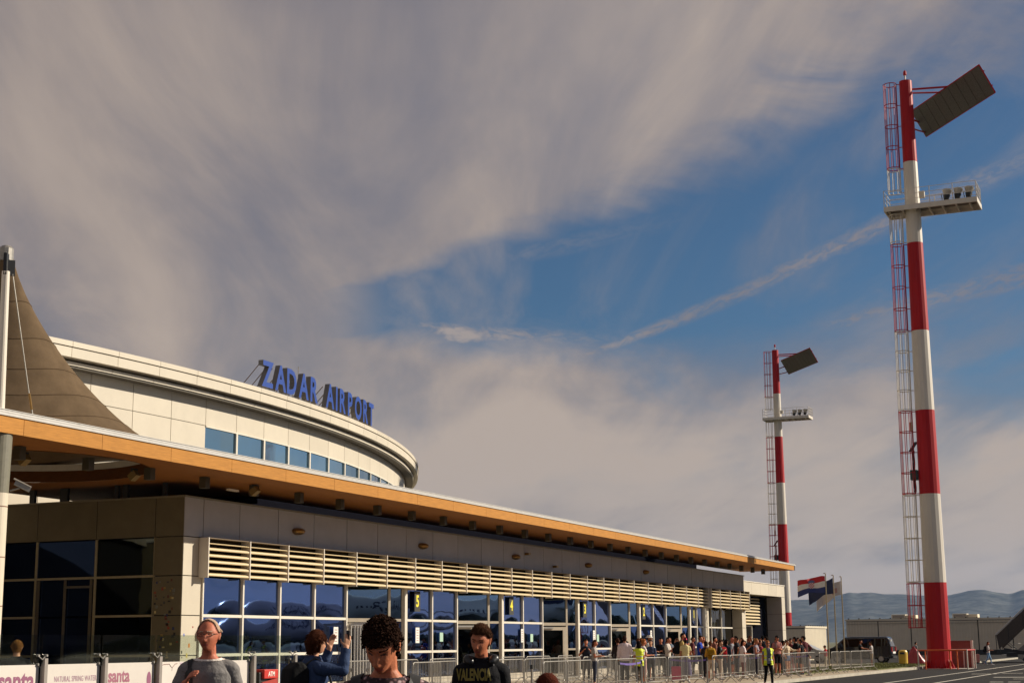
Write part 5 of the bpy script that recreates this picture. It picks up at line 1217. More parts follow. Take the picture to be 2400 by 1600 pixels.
def pose_parts(sp):
    h = sp['h']; s = h/1.75; wd = sp.get('wide', 1.0); bel = sp.get('belly', 0.0); fem = sp.get('fem', 0)
    seg = []; P = []
    lean = sp.get('lean', 0.0)
    def bend(p):                               # bend the upper body forwards above the waist
        p = np.array(p, float)
        if p[2] > 1.0 and lean: k = (p[2]-1.0); p[1] -= math.sin(lean)*k; p[2] = 1.0+k*math.cos(lean)
        return p
    sh = .176 if not fem else .158
    tor = [(.80, .085, .075, 0), (.87, .150, .105, 0), (.95, .165+.012*fem, .112, .005), (1.04, .145-.015*fem+.02*bel, .098+.05*bel, -.02*bel), (1.14, .148-.012*fem+.02*bel, .103+.05*bel, -.025*bel), (1.26, .168-.012*fem, .116, 0), (1.35, .172-.012*fem, .112, .004), (1.41, .140, .088, .008), (1.455, .085, .068, .008), (1.49, .055, .055, .006)]
    n = 20; vs = []
    for z, a, b, c in tor:
        for i in range(n):
            t = 2*math.pi*i/n; vs.append(bend((a*wd*math.copysign(abs(math.cos(t))**.85, math.cos(t)), c+b*wd*math.copysign(abs(math.sin(t))**.85, math.sin(t)), z)))
    P.append((np.array(vs), [(i*n+j, i*n+(j+1) % n, (i+1)*n+(j+1) % n, (i+1)*n+j) for i in range(len(tor)-1) for j in range(n)]+[tuple(range(n-1, -1, -1)), tuple(range((len(tor)-1)*n, len(tor)*n))]))
    seg.append(('torso', bend((0, 0, 1.05)), bend((0, 0, 1.38)), .13)); seg.append(('pelvis', np.array((0, 0, .88)), bend((0, 0, .97)), .14))
    for sx in (-.06, .06): seg.append(('torso', bend((sx, 0, 1.15)), bend((sx*1.4, 0, 1.40)), .10))
    if fem:
        for sx in (-.07, .07): P.append(cap_mesh(bend((sx, -.07, 1.25)), bend((sx, -.085, 1.24)), .06, .05))
    P.append(cap_mesh(bend((0, .012, 1.44)), bend((0, -.008, 1.56)), .058*wd**.5, .052)); seg.append(('neck', bend((0, .012, 1.475)), bend((0, -.008, 1.55)), .055))
    arms = {}
    for side, key in ((-1, 'armR'), (1, 'armL')):
        a = sp.get(key, sp.get('arms', 'down')); e, w_ = ARMS[a] if isinstance(a, str) else a
        S0 = bend((sh*wd*side, .005, 1.372)); P.append(cap_mesh(bend((.09*side, .005, 1.395)), S0, .052, .052*wd**.5))
        E0 = S0+np.array((e[0]*side, e[1], e[2])); W0 = E0+np.array((w_[0]*side, w_[1], w_[2]))
        P.append(cap_mesh(S0, E0, .050*wd**.7, .040*wd**.5)); P.append(cap_mesh(E0, W0, .041*wd**.5, .028))
        hd = (W0-E0)/np.linalg.norm(W0-E0); pn = np.array((-side*.9, -.3, .1)) if abs(hd[2]) > .5 else np.array((-side*.3, .2, -.9))
        if sp.get('grip') == 'phone' and a in ('high', 'raised'): hd = np.array((-.12*side, -.25, .96)); pn = np.array((-side*.9, -.1, 0))
        P += hand_mesh(W0, hd, pn, sp.get('curl', .55), side)
        seg += [('uarm', S0, E0, .046), ('farm', E0, W0, .035), ('hand', W0, W0+hd*.15, .03)]; arms[side] = (S0, E0, W0, hd)
    st = sp.get('stance', .095); stp = sp.get('step', 0.0)
    for side in (-1, 1):
        dy = stp*side; H0 = np.array((.088*side, 0, .89)); K0 = np.array((st*side, -.012-dy*.55-.03*abs(stp > .1), .49)); A0_ = np.array((st*1.05*side, .015-dy*1.0+(.08 if stp and side < 0 else 0), .085+(.05 if stp and side < 0 else 0)))
        P.append(cap_mesh(H0, K0, .088*wd**.6, .056)); P.append(cap_mesh(K0, A0_, .055, .037)); F1 = A0_+np.array((.012*side, -.165, -.052)); F0 = A0_+np.array((0, .022, -.045))
        P.append(cap_mesh(A0_, F0, .038, .036)); P.append(cap_mesh(F0, F1, .037, .030))
        seg += [('thigh', H0, K0, .07), ('shin', K0, A0_, .046), ('foot', F0, F1, .036)]
    hp, hf = head_mesh(wide=sp.get('headw', 1.0))
    piv = bend((0, -.006, 1.545)); HM = Euler((sp.get('nod', 0.0)+lean*.6, sp.get('tilt', 0.0), sp.get('turn', 0.0)), 'YXZ').to_matrix()
    HM = np.array(Matrix.Rotation(sp.get('turn', 0.0), 3, 'Z') @ Matrix.Rotation(sp.get('tilt', 0.0), 3, 'Y') @ Matrix.Rotation(sp.get('nod', 0.0), 3, 'X'))
    hc = np.array((0, -.022, .085)); hs = sp.get('heads', 1.0)
    hpw = (hp*hs+hc)@HM.T+piv; P.append((hpw, hf))
    for side in (-1, 1):
        ev, ef = cap_mesh((.076*side*sp.get('headw', 1.0), .008, -.022), (.079*side*sp.get('headw', 1.0), .016, .022), .013, .017, 8); ev[:, 0] = side*.078*sp.get('headw', 1.0)+(ev[:, 0]-side*.078*sp.get('headw', 1.0))*.6; P.append(((ev*hs+hc)@HM.T+piv, ef))
    seg.append(('head', (np.array((0, -.005, -.045))*hs+hc)@HM.T+piv, (np.array((0, .0, .03))*hs+hc)@HM.T+piv, .092*hs))
    to_head = lambda q: (((q/s-piv)@HM)-hc)/hs
    from_head = lambda q: ((np.array(q)*hs+hc)@HM.T+piv)*s
    P = [(v*s, f) for v, f in P]; seg = [(nm, a*s, b*s, r_*s) for nm, a, b, r_ in seg]
    return P, seg, to_head, from_head, {k: tuple(q*s if i < 3 else q for i, q in enumerate(v)) for k, v in arms.items()}, s

SPECS = []
def person(**k): SPECS.append(k)
SKIN = {'sun': (186, 112, 78), 'tan': (170, 110, 76), 'fair': (205, 150, 118), 'dark': (120, 75, 50), 'ruddy': (190, 110, 82)}
def skin_mat(k): return mat('skin_'+k, C(*SKIN[k]), .55, var=.10, scale=18, bump=.15, bscale=90, spec=.35)
def hair_mat(c): return mat('hair_%d_%d_%d' % c, C(*c), .92, var=.30, scale=60, bump=.5, bscale=120, stretch=(1, 1, .35), spec=.08)

def build_people():
    tmp = []
    for sp in SPECS:
        P, seg, th, fh, arms, s = pose_parts(sp); g = MB()
        for v, f in P: g.add(v.tolist(), f)
        me = g.mesh('body', skin_mat(sp.get('skin', 'tan')), True)
        bm = bmesh.new(); bm.from_mesh(me); bmesh.ops.recalc_face_normals(bm, faces=bm.faces); bm.to_mesh(me); bm.free()
        o = bpy.data.objects.new('tmp', me); COL.objects.link(o)
        m = o.modifiers.new('r', 'REMESH'); m.mode = 'VOXEL'; m.voxel_size = sp.get('vox', .0135)*max(s, .6); m.use_smooth_shade = True
        q = o.modifiers.new('s', 'SMOOTH'); q.factor = .5; q.iterations = 2
        tmp.append((sp, o, seg, th, fh, arms, s))
    dg = bpy.context.evaluated_depsgraph_get(); ev = [bpy.data.meshes.new_from_object(o.evaluated_get(dg)) for _, o, *_ in tmp]
    for (sp, o, seg, th, fh, arms, s), me in zip(tmp, ev):
        old = o.data; bpy.data.objects.remove(o); bpy.data.meshes.remove(old); finish(sp, me, seg, th, fh, arms, s)

def finish(sp, me, seg, th, fh, arms, s):
    n = len(me.vertices); co = np.empty(n*3); me.vertices.foreach_get('co', co); co = co.reshape(-1, 3)
    nr = np.array([tuple(v.normal) for v in me.vertices]); faces = [tuple(p.vertices) for p in me.polygons]; fa = np.array([list(f)[:4]+[f[-1]]*(4-len(f)) for f in faces])
    names = []; best = np.full(n, 1e9); lab = np.zeros(n, int); tt = np.zeros(n)
    for k, (nm, a, b, r_) in enumerate(seg):
        d = b-a; t = np.clip(((co-a)@d)/max(d@d, 1e-9), 0, 1); dist = np.linalg.norm(co-(a+t[:, None]*d), axis=1)-r_
        u = dist < best; best[u] = dist[u]; lab[u] = k; tt[u] = t[u]; names.append(nm)
    L = np.array(names)[lab]; hl = th(co); z = co[:, 2]/s
    # face features on the one body mesh
    hx, hy, hz = hl.T; isn = (L == 'head') | ((L == 'neck') & (hz > -.12))
    eye = isn & (np.abs(np.abs(hx)-.031) < .0125) & (np.abs(hz-.010) < .0055) & (hy < -.05)
    brow = isn & (np.abs(np.abs(hx)-.032) < .019) & (np.abs(hz-.031) < .0055) & (hy < -.05)
    lip = isn & (np.abs(hx) < .023) & (np.abs(hz+.066) < .010) & (hy < -.06)
    hc = sp.get('hair', (40, 28, 20)); me.materials.clear()
    for m_ in (skin_mat(sp.get('skin', 'tan')), mat('eye_dark', (.03, .022, .018), .3), hair_mat(hc), mat('lips', C(150, 70, 58), .5)): me.materials.append(m_)
    mi = np.zeros(len(faces), int)
    beard = isn & (((hz < -.045) & (hy < .02)) ) if sp.get('beard') else np.zeros(n, bool)
    for msk, q in ((eye, 1), (brow, 2), (lip, 3)): mi[msk[fa].mean(1) > .6] = q
    if sp.get('hs') == 'crop':                 # close-cropped hair: coloured scalp plus short bristles, no cap
        sc = (L == 'head') & (((hz > .070) & (hy > -.035)) | ((hy > -.012) & (hz > -.002-.07*sstep(.0, .05, hy)))) & ~((np.abs(hx) > .066) & (np.abs(hy-.010) < .024) & (hz < .028))
        mi[sc[fa].mean(1) > .6] = 2
    me.polygons.foreach_set('material_index', mi.tolist()); me.polygons.foreach_set('use_smooth', [True]*len(faces))
    o = bpy.data.objects.new('person', me); COL.objects.link(o); o['_w'] = (0, 0, 0)
    tag(o, sp['label'], 'person', sp.get('group'))
    def shell(nm, mask, off, m_, wob=.004, extra=None, frac=.99, mats=None, zone=None):
        sel = mask[fa].all(1) if frac > .9 else mask[fa].mean(1) > frac
        if not sel.any(): return None
        idx = np.unique(fa[sel]); mp = {v: i for i, v in enumerate(idx)}
        offs = np.full(len(idx), off) if np.isscalar(off) else off[idx]
        P = co[idx]; w = np.array([noise.noise(Vector((p[0]*9, p[1]*9, p[2]*16))) for p in P])*wob if wob else 0
        V_ = P+nr[idx]*(offs+w)[:, None]
        if extra is not None: V_ = extra(V_)
        fl = [tuple(mp[v] for v in faces[i]) for i in np.nonzero(sel)[0]]
        m2 = bpy.data.meshes.new(nm); m2.from_pydata(V_.tolist(), [], fl)
        for q in (mats or [m_]): m2.materials.append(q)
        if zone is not None:
            zf = zone(co[fa[sel]].mean(1)/s); m2.polygons.foreach_set('material_index', zf.astype(int).tolist())
        m2.polygons.foreach_set('use_smooth', [True]*len(fl)); m2.update()
        c = bpy.data.objects.new(nm, m2); COL.objects.link(c); c.parent = o; c['_w'] = (0, 0, 0); return c
    sl = sp.get('sleeve', .55)                 # share of the upper arm covered, above 1 runs down the forearm
    arm = ((L == 'uarm') & (tt < sl)) | ((L == 'farm') & (tt < max(0, sl-1.0)))
    neckline = z < sp.get('neckz', 1.475)+.10*(co[:, 1]/s)
    top = ((L == 'torso') | ((L == 'pelvis') & (z > sp.get('hem', .93)))) & neckline | arm | ((L == 'neck') & (z < sp.get('neckz', 1.475)) & (co[:, 1] > -.02)) | ((L == 'thigh') & (z > sp.get('hem', .93)))
    thick = sp.get('thick', .014)*s
    shirt = shell(sp.get('topname', 'shirt'), top, thick, cloth(*sp['top']), .010*s if not sp.get('smooth') else .003)
    if sp.get('collar'): shell('collar', (np.abs(z-sp.get('neckz', 1.475)-.10*(co[:, 1]/s)) < .0085) & ((L == 'torso') | (L == 'neck')), thick+.003, cloth(*sp['collar']), 0, frac=.5)
    lg = sp.get('leg', 1.9)
    if sp.get('bottom'):
        leg = (L == 'pelvis') & (z < sp.get('hem', .93)+.06) | (L == 'thigh') & (tt < lg) | (L == 'shin') & (tt < lg-1.0)
        shell('trousers' if lg > 1.3 else 'shorts', leg, .011*s, cloth(*sp['bottom']), .006*s)
    if sp.get('skirt'):
        g = MB(); rings = [[(a*math.cos(q)*s*(1+.05*math.sin(6*q)*k), (b*math.sin(q)*s)*(1+.05*math.sin(6*q)*k), zz*s) for q in [2*math.pi*i/28 for i in range(28)]] for zz, a, b, k in ((1.02, .16, .12, 0), (.9, .19, .15, .3), (.7, .21, .18, .8), (sp['skirt'][3], .24, .21, 1))]
        g.loft(rings, cap=False); c = g.build('skirt', cloth(*sp['skirt'][:3]), o, smooth=True)
    shell('shoe', (L == 'foot') | ((L == 'shin') & (tt > .96)), .009*s, mat('shoe_%d_%d_%d' % sp.get('shoes', (200, 195, 190)), C(*sp.get('shoes', (200, 195, 190))), .6), 0)
    # hair
    style = sp.get('hs', 'short'); hln = sp.get('hl', .058)
    ear = (np.abs(hx) > .066) & (np.abs(hy-.010) < .024) & (hz < .028)
    cov = (L == 'head') & (((hy < -.055) & (hz > hln)) | ((hy >= -.055) & (hy < -.012) & (hz > hln-.042*sstep(-.055, -.012, hy))) | ((hy >= -.012) & (hz > -.002-.085*sstep(.0, .05, hy)))) & ~ear
    hm = hair_mat(hc)
    if style not in ('bald', 'curly', 'crop'):
        vol = {'short': .008, 'crop': .003, 'quiff': .007, 'bob': .020, 'long': .018, 'bun': .012}[style]*s
        offv = np.full(n, vol)+ (np.clip(hz-.05, 0, 1)*(.30 if style == 'quiff' else .08))*s
        shell('hair', cov, offv, hm, .010*s if style != 'crop' else .004*s, frac=.5)
    g = MB()
    if style == 'long':
        Lh = sp.get('hairlen', .40); q0 = np.array(fh((0, .055, .03)))
        rings = []
        for k in range(9):
            t = k/8; zz = q0[2]-Lh*t*s; wv = (.088-.035*t)*s*(1+.06*math.sin(t*9)); dv = (.052-.025*t)*s; yy = q0[1]+.012*s*t+.035*s*min(1, t*2)
            rings.append([(q0[0]+wv*math.cos(q)*(1+.06*math.sin(5*q+k)), yy+dv*math.sin(q), zz) for q in [2*math.pi*i/16 for i in range(16)]])
        g.loft(rings)
    if style == 'bun':
        c = np.array(fh((0, .085, .085))); v, f = cap_mesh(c, c+np.array((0, .02, .03))*s, .042*s, .034*s); g.add(v.tolist(), f)
        if sp.get('pony'): v, f = cap_mesh(c, c+np.array((0, .09, -.16))*s, .03*s, .012*s); g.add(v.tolist(), f)
    if style == 'bob':
        for side in (-1, 1):
            for y0 in (.0, .04): v, f = cap_mesh(fh((.074*side, y0, .02)), fh((.066*side, y0+.005, -.085)), .024*s, .018*s); g.add(v.tolist(), f)
        v, f = cap_mesh(fh((0, .075, .0)), fh((0, .065, -.08)), .06*s, .045*s); g.add(v.tolist(), f)
    if sp.get('vox', 1) < .011 and style in ('crop', 'quiff', 'short', 'bob'):
        rr = random.Random(int(sp['h']*1000)); ids = list(np.nonzero(cov & (hz > {'crop': -.02, 'quiff': .012}.get(style, -1)) & ((hy > -.03) | (style != 'crop')))[0]); Ln = {'crop': .006, 'short': .030, 'quiff': .026, 'bob': .050}[style]*s
        crown = np.array(fh((.005, .045, .105)))
        for q in rr.sample(ids, min(len(ids), 1700)):
            away = co[q]-crown; nrm = nr[q]; away = away-nrm*away.dot(nrm); l_ = np.linalg.norm(away)+1e-6; away = away/l_
            if style == 'quiff' and hy[q] < .03: away = -away*.5+np.array((.4, .2, .5)); away = away-nrm*away.dot(nrm)
            away = away+np.array((rr.uniform(-.35, .35), rr.uniform(-.35, .35), rr.uniform(-.35, .35)))
            lift = (.006 if style != 'quiff' else .010+.10*max(0, hz[q]-.05))*s; p0 = co[q]+nrm*.002*s; ln = Ln*rr.uniform(.6, 1.3)
            g.tube([tuple(p0), tuple(p0+away*ln*.5+nrm*(lift+.004*s)), tuple(p0+away*ln+nrm*lift*rr.uniform(.7, 1.4))], [.0022*s, .0026*s, .0008*s], 4)
    if style == 'curly':
        rr = random.Random(4); ids = np.nonzero((L == 'head') & (((hz > hln) | ((hy > -.03) & (hz > hln-.05)) | ((hy > .0) & (hz > -.05)))) & ~ear)[0]
        for q in rr.sample(list(ids), min(len(ids), 1500)):
            hz_, hy_ = hz[q], hy[q]; up = max(0, hz_-.02)*(.16)+(.005 if hz_ > .06 else .002)
            c = co[q]+nr[q]*(rr.uniform(.0, 1.0)*up*1.0+.004)*s; r_ = rr.uniform(.005, .010)*s
            a = rr.uniform(0, 6.28); ax = np.array((math.cos(a), math.sin(a), rr.uniform(-.6, .6)))*r_*1.3; bx_ = np.cross(nr[q], ax); k = [c+ax*math.cos(t)+bx_*math.sin(t)*.9+nr[q]*.004*t*s*.6 for t in (0, 1.3, 2.6, 3.9)]
            g.tube([tuple(w) for w in k], [r_*.40, r_*.48, r_*.42, r_*.12], 5)
        shell('hair', cov, .007*s, hm, .010*s, frac=.5)
    if g.v: g.build('hair', hm, o, smooth=True)
    # head wear and face wear
    def ellipsoid(c, rx, ry, rz, z0=-1.0, m=20, k=10):
        rings = []
        for i in range(k+1):
            t = z0+(1-z0)*i/k; r_ = math.sqrt(max(0, 1-t*t))+1e-3; rings.append([tuple(fh((c[0]+rx*r_*math.cos(q), c[1]+ry*r_*math.sin(q), c[2]+rz*t))) for q in [2*math.pi*j/m for j in range(m)]])
        return MB().loft(rings)
    if sp.get('cap'):
        hat = ellipsoid((0, .004, .045), .086, .104, .088, .0); b = MB()
        b.grid(lambda u, v: tuple(fh(((u-.5)*.15, -.085-.075*v*(1-(2*u-1)**2*.6), .052-.018*v))), 8, 3); hat.add(b.v, b.f); hat.build('cap', cloth(*sp['cap']), o, smooth=True)
    if sp.get('hat'):
        hat = ellipsoid((0, .004, .050), .090, .106, .075, .0)
        R_ = [[tuple(fh((r_*math.cos(q)*.9, .004+r_*math.sin(q)*1.05, zz))) for q in [2*math.pi*j/24 for j in range(24)]] for r_, zz in ((.097, .055), (.125, .036), (.150, .020), (.148, .018), (.10, .045))]
        hat.loft(R_, cap=False); hat.build('bucket_hat', cloth(*sp['hat']), o, smooth=True)
    if sp.get('shades') or sp.get('glasses'):
        dark = bool(sp.get('shades')); g = MB()
        for side in (-1, 1):
            c = (.033*side, -.098, .008); ring = [fh((c[0]+.026*math.cos(q), c[1]+.30*abs(c[0]+.026*math.cos(q))**1.5*1.2, c[2]+(.020 if dark else .015)*math.sin(q))) for q in [2*math.pi*j/14 for j in range(14)]]
            if dark: g.add([tuple(q) for q in ring], [tuple(range(14))])
            g.tube([tuple(q) for q in ring], .0022*s, 5, closed=True)
            g.tube([tuple(fh((.058*side, -.088, .012))), tuple(fh((.074*side, -.04, .014))), tuple(fh((.079*side, .012, .012)))], .0026*s, 5)
        g.tube([tuple(fh((-.010, -.104, .012))), tuple(fh((.010, -.104, .012)))], .0024*s, 5)
        g.build('sunglasses' if dark else 'glasses', mat('dark_lens', (.012, .01, .01), .2) if dark else mat('spectacle_metal', (.10, .07, .05), .3, metal=.5), o)
    if sp.get('vest'):
        v = ((L == 'torso') | ((L == 'pelvis') & (z > .80)) | ((L == 'uarm') & (tt < .12)) | ((L == 'thigh') & (z > .80))) & (z < 1.455)
        yel = mat('hi_vis_yellow', (.72, .80, .02), .6, var=.08, scale=12, bump=.3); sil = mat('reflective_band', (.55, .55, .52), .35, var=.05)
        def zone(c): return ((np.abs(c[:, 2]-1.02) < .028) | (np.abs(c[:, 2]-1.16) < .024) & (np.abs(c[:, 2]-1.16) < .024)).astype(int)
        if sp['vest'] == 'open': v &= ~((np.abs(co[:, 0]) < .065*s) & (co[:, 1] < 0))
        shell('vest', v, .026*s, yel, .012*s, mats=[yel, sil], zone=zone)
    if sp.get('stripes'):                      # shoulder yoke printed darker / striped body
        pass
    if sp.get('lanyard'):
        g = MB(); g.tube([(-.05*s, -.115*s, 1.44*s), (-.02*s, -.155*s, 1.28*s), (0, -.16*s, 1.12*s), (.02*s, -.155*s, 1.28*s), (.05*s, -.115*s, 1.44*s)], .006*s, 5); g.box(-.03*s, .03*s, -.175*s, -.165*s, 1.02*s, 1.12*s); g.build('lanyard', m_ink, o)
        MB().box(-.025*s, .025*s, -.185*s, -.1765*s, .98*s, 1.08*s).build('badge', m_paper, o)
    if sp.get('headphones'):
        g = MB(); c = lambda a: (.098*s*math.cos(a), .015*s+.092*s*math.sin(a), 1.485*s+.02*s*math.sin(a)); g.tube([c(a) for a in [rad(-10+200*i/16) for i in range(17)]], .013*s, 7)
        for side in (-1, 1): q = MB(); v, f = cap_mesh((.108*side*s, -.045*s, 1.475*s), (.090*side*s, -.072*s, 1.455*s), .040*s, .034*s); g.add(v.tolist(), f)
        hpn = g.build('headphones', mat('headphone_black', (.012, .012, .013), .35), o, smooth=True); MB().box(.098*s, .108*s, -.112*s, -.104*s, 1.425*s, 1.435*s).build('stud', m_paper, hpn)
    if sp.get('hood'):
        g = MB(); R_ = []
        for k in range(19):
            a = rad(-55+290*k/18); bk = .5+.5*math.sin(a); R_.append(((.105*s*math.cos(a)), .02*s+.095*s*math.sin(a), (1.455+.028*bk)*s))
        g.tube(R_, [.030*s+.018*s*(.5+.5*math.sin(rad(-55+290*k/18))) for k in range(19)], 9); g.build('hood', cloth(*sp['top']), o, smooth=True)
    if sp.get('print'):                        # word across the chest, laid onto the cloth
        txt, size, zc, col, x0_ = sp['print']; mb, a, b = text_mb(txt, size*s, 0, .005, .47); xm = (a+b)/2
        bvh = BVHTree.FromPolygons([tuple(v.co) for v in shirt.data.vertices], [tuple(p.vertices) for p in shirt.data.polygons])
        bm = bmesh.new(); vv = [bm.verts.new((v[0]-xm+x0_*s, 0, v[2]+zc*s)) for v in mb.v]
        for f in mb.f:
            try: bm.faces.new([vv[i] for i in f])
            except ValueError: pass
        bmesh.ops.triangulate(bm, faces=bm.faces); bmesh.ops.subdivide_edges(bm, edges=bm.edges, cuts=2, use_grid_fill=True)
        for v in bm.verts:
            h_ = bvh.ray_cast(Vector((v.co.x, -1.5, v.co.z)), Vector((0, 1, 0)))[0]
            v.co.y = (h_.y if h_ else -.12*s)-.006
        m3 = bpy.data.meshes.new('lettering'); bm.to_mesh(m3); bm.free(); m3.materials.append(mat('print_%d_%d_%d' % col, C(*col), .7, var=.2, scale=30))
        c = bpy.data.objects.new('lettering', m3); COL.objects.link(c); c.parent = o
    if sp.get('strap'):
        for side in ((-1, 1) if sp['strap'] == 'both' else ((-1,) if sp['strap'] == 'right' else (1,))):
            idx = np.nonzero((L == 'torso') & (np.abs(co[:, 0]-side*(.125)*s) < .028*s) & (co[:, 1] < .03) & (z > 1.0))[0]
            msk = np.zeros(n, bool); msk[idx] = True; shell('strap', msk, thick+.012*s, mat('strap_black', (.014, .014, .015), .6), 0, frac=.5)
    if sp.get('bagstrap'):
        # diagonal strap over one shoulder with a bag on the hip
        msk = (L == 'torso') & (np.abs((co[:, 0]+.13*s)-(1.43*s-co[:, 2])*.10) < .022*s) & (co[:, 1] < .03)
        shell('strap', msk, thick+.008*s, mat('strap_black', (.014, .014, .015), .6), 0, frac=.5)
    rz = math.atan2(sp['face'][0], -sp['face'][1]); o.rotation_euler = (0, 0, rz); o.location = (sp['x'], sp['y'], sp.get('zb', 0.0))
    R3 = Matrix.Rotation(rz, 3, 'Z'); W_ = lambda p: R3 @ Vector(p)+Vector(o.location)
    if sp.get('pack'):
        col, lab = sp['pack']; t = thing('backpack', lab, 'backpack', tuple(W_((0, .2*s, 1.05*s))))
        g = MB(); prof = [(.0, .02), (.03, -.02), (.40, -.03), (.47, .03), (.46, .09), (.40, .17), (.06, .20), (.0, .16)]
        R_ = []
        for xx, k in ((-.17, .82), (-.15, .95), (-.10, 1), (.10, 1), (.15, .95), (.17, .82)): R_.append([tuple(W_((xx*s, (.13+.08+(b-.08)*k)*s, (.97+.23+(a-.23)*k)*s))) for a, b in prof])
        g.loft(R_); bd = g.build('pack_body', cloth(*col), t, bevel=.015, fix=True)
        g = MB(); R_ = []
        for xx in (-.12, -.10, .10, .12): k = .9 if abs(xx) > .11 else 1; R_.append([tuple(W_((xx*s, (.30+b*k)*s, (1.0+.10+(a-.10)*k)*s))) for a, b in ((0, 0), (.0, .05), (.05, .08), (.16, .07), (.21, .03), (.21, 0))])
        g.loft(R_); g.build('front_pocket', cloth(*[max(0, c-18) for c in col]), t, fix=True)
        for side in (-1, 1): MB().tube([tuple(W_((side*.10*s, .14*s, 1.40*s))), tuple(W_((side*.115*s, .03*s, 1.475*s))), tuple(W_((side*.125*s, -.10*s, 1.40*s))), tuple(W_((side*.135*s, -.15*s, 1.22*s))), tuple(W_((side*.165*s, -.03*s, 1.05*s))), tuple(W_((side*.14*s, .13*s, 1.0*s)))], .014*s, 6).build('strap', mat('strap_black', (.014, .014, .015), .6), t)
    if sp.get('case'):
        col, lab, off = sp['case']; t = thing('suitcase', lab, 'suitcase', tuple(W_((off[0], off[1], 0)))); q = Vector(W_((off[0], off[1], 0)))
        c, sn = math.cos(rz), math.sin(rz); g = MB().obox((q.x, q.y, .36), (c, sn, 0), (-sn, c, 0), (0, 0, 1), .20, .12, .30); g.build('shell', mat('case_%d_%d_%d' % col, C(*col), .4), t, bevel=.04)
        MB().tube([(q.x-.12*c, q.y-.12*sn, .66), (q.x-.12*c, q.y-.12*sn, .98), (q.x+.12*c, q.y+.12*sn, .98), (q.x+.12*c, q.y+.12*sn, .66)], .012, 6).build('handle', m_black, t)
        for sx in (-1, 1): MB().obox((q.x+sx*.15*c, q.y+sx*.15*sn, .03), (c, sn, 0), (-sn, c, 0), (0, 0, 1), .025, .10, .03).build('castor', m_rubber, t)
    if sp.get('phone'):
        lab, which, col = sp['phone']; S0, E0, W0, hd = arms[which]; c = Vector(W_(tuple(W0+np.array((-.035*which, -.035, .10))*s))); c_, sn = math.cos(rz), math.sin(rz)
        t = thing('phone', lab, 'phone', tuple(c)); MB().obox(c, (c_, sn, 0), (-sn, c_, 0), (0, 0, 1), .038, .005, .078).build('phone_case', mat('phone_%d_%d_%d' % col, C(*col), .35), t, bevel=.004)
        MB().obox(c+Vector((-sn, c_, 0))*.0062, (c_, sn, 0), (-sn, c_, 0), (0, 0, 1), .034, .0008, .072).build('screen', mat('phone_screen', (.01, .01, .012), .15), t)
    o['_done'] = 1

def to_cam(x, y, turn=0.0):
    a = math.atan2(-y, -x)+turn; return (math.cos(a), math.sin(a))
# foreground, left to right
x, y = 20.3, 17.85
person(label='person in black with fair hair, back turned, holding a pale phone behind the glass screen', x=x, y=y, h=1.76, face=(.75, .66), top=(14, 14, 16), topname='jumper', sleeve=1.9, bottom=(20, 20, 24), hair=(150, 105, 60), hs='short', skin='fair', armL='phone', armR='phone', nod=.35, vox=.010, phone=('pale phone held by the fair-haired person behind the glass', 1, (225, 222, 215)))
x, y = 10.51, 7.30
person(label='grey-haired man in glasses and grey striped T-shirt facing the viewer', x=x, y=y, h=1.83, wide=.96, belly=1.1, face=to_cam(x, y, -.12), top=(128, 124, 122), collar=(225, 215, 205), sleeve=.80, bottom=(60, 60, 70), hair=(206, 178, 154), hs='crop', hl=.074, skin='ruddy', arms='back', armR='strap', turn=-.18, glasses=1, bagstrap=1, neckz=1.447, vox=.0062, headw=1.06, thick=.016)
x, y = 14.56, 8.78
person(label='person in blue denim jacket seen from behind, holding a phone up with both hands', x=x, y=y, h=1.77, wide=1.06, face=(.80, -.60), top=(50, 66, 98), topname='jacket', sleeve=1.92, bottom=(30, 30, 40), hair=(66, 34, 20), hs='bob', hl=.05, skin='fair', armL='high', armR='high', grip='phone', turn=.15, vox=.0075, thick=.022, collar=(48, 58, 88), phone=('black phone held up by the person in the denim jacket', -1, (12, 12, 14)), pack=((16, 16, 18), 'black backpack worn by the person in the denim jacket'))
x, y = 6.68, 3.62
person(label='young man with dark curly hair bending his head down, floral shirt and dark backpack straps', x=x, y=y, h=1.785, wide=.95, face=to_cam(x, y, -.05), top=(88, 74, 76), topname='floral_shirt', sleeve=.7, bottom=(40, 40, 46), hair=(44, 26, 17), hs='curly', hl=.050, skin='sun', arms='front', nod=.62, turn=-.24, tilt=.06, strap='both', neckz=1.455, vox=.0050, thick=.016, lean=.22, headw=.97, floral=1)
x, y = 11.96, 5.59
person(label='man in black hooded jumper printed with yellow letters, headphones round his neck, looking down', x=x, y=y, h=1.78, wide=.92, face=to_cam(x, y, -.02), top=(17, 17, 22), topname='jumper', sleeve=1.95, bottom=(30, 30, 36), hair=(64, 40, 26), hs='quiff', hl=.066, skin='sun', arms='down', nod=.26, turn=-.28, tilt=.10, headphones=1, hood=1, vox=.0058, thick=.024, neckz=1.50, print=('VALENCIA', .128, 1.31, (128, 114, 46), -.06))
x, y = 8.95, 3.74
person(label='short person of whom only the crown of brown hair shows at the bottom edge', x=x, y=y, h=1.43, face=(.9, .35), top=(120, 60, 50), sleeve=.6, bottom=(60, 60, 70), hair=(78, 34, 22), hs='bob', skin='fair', vox=.009)
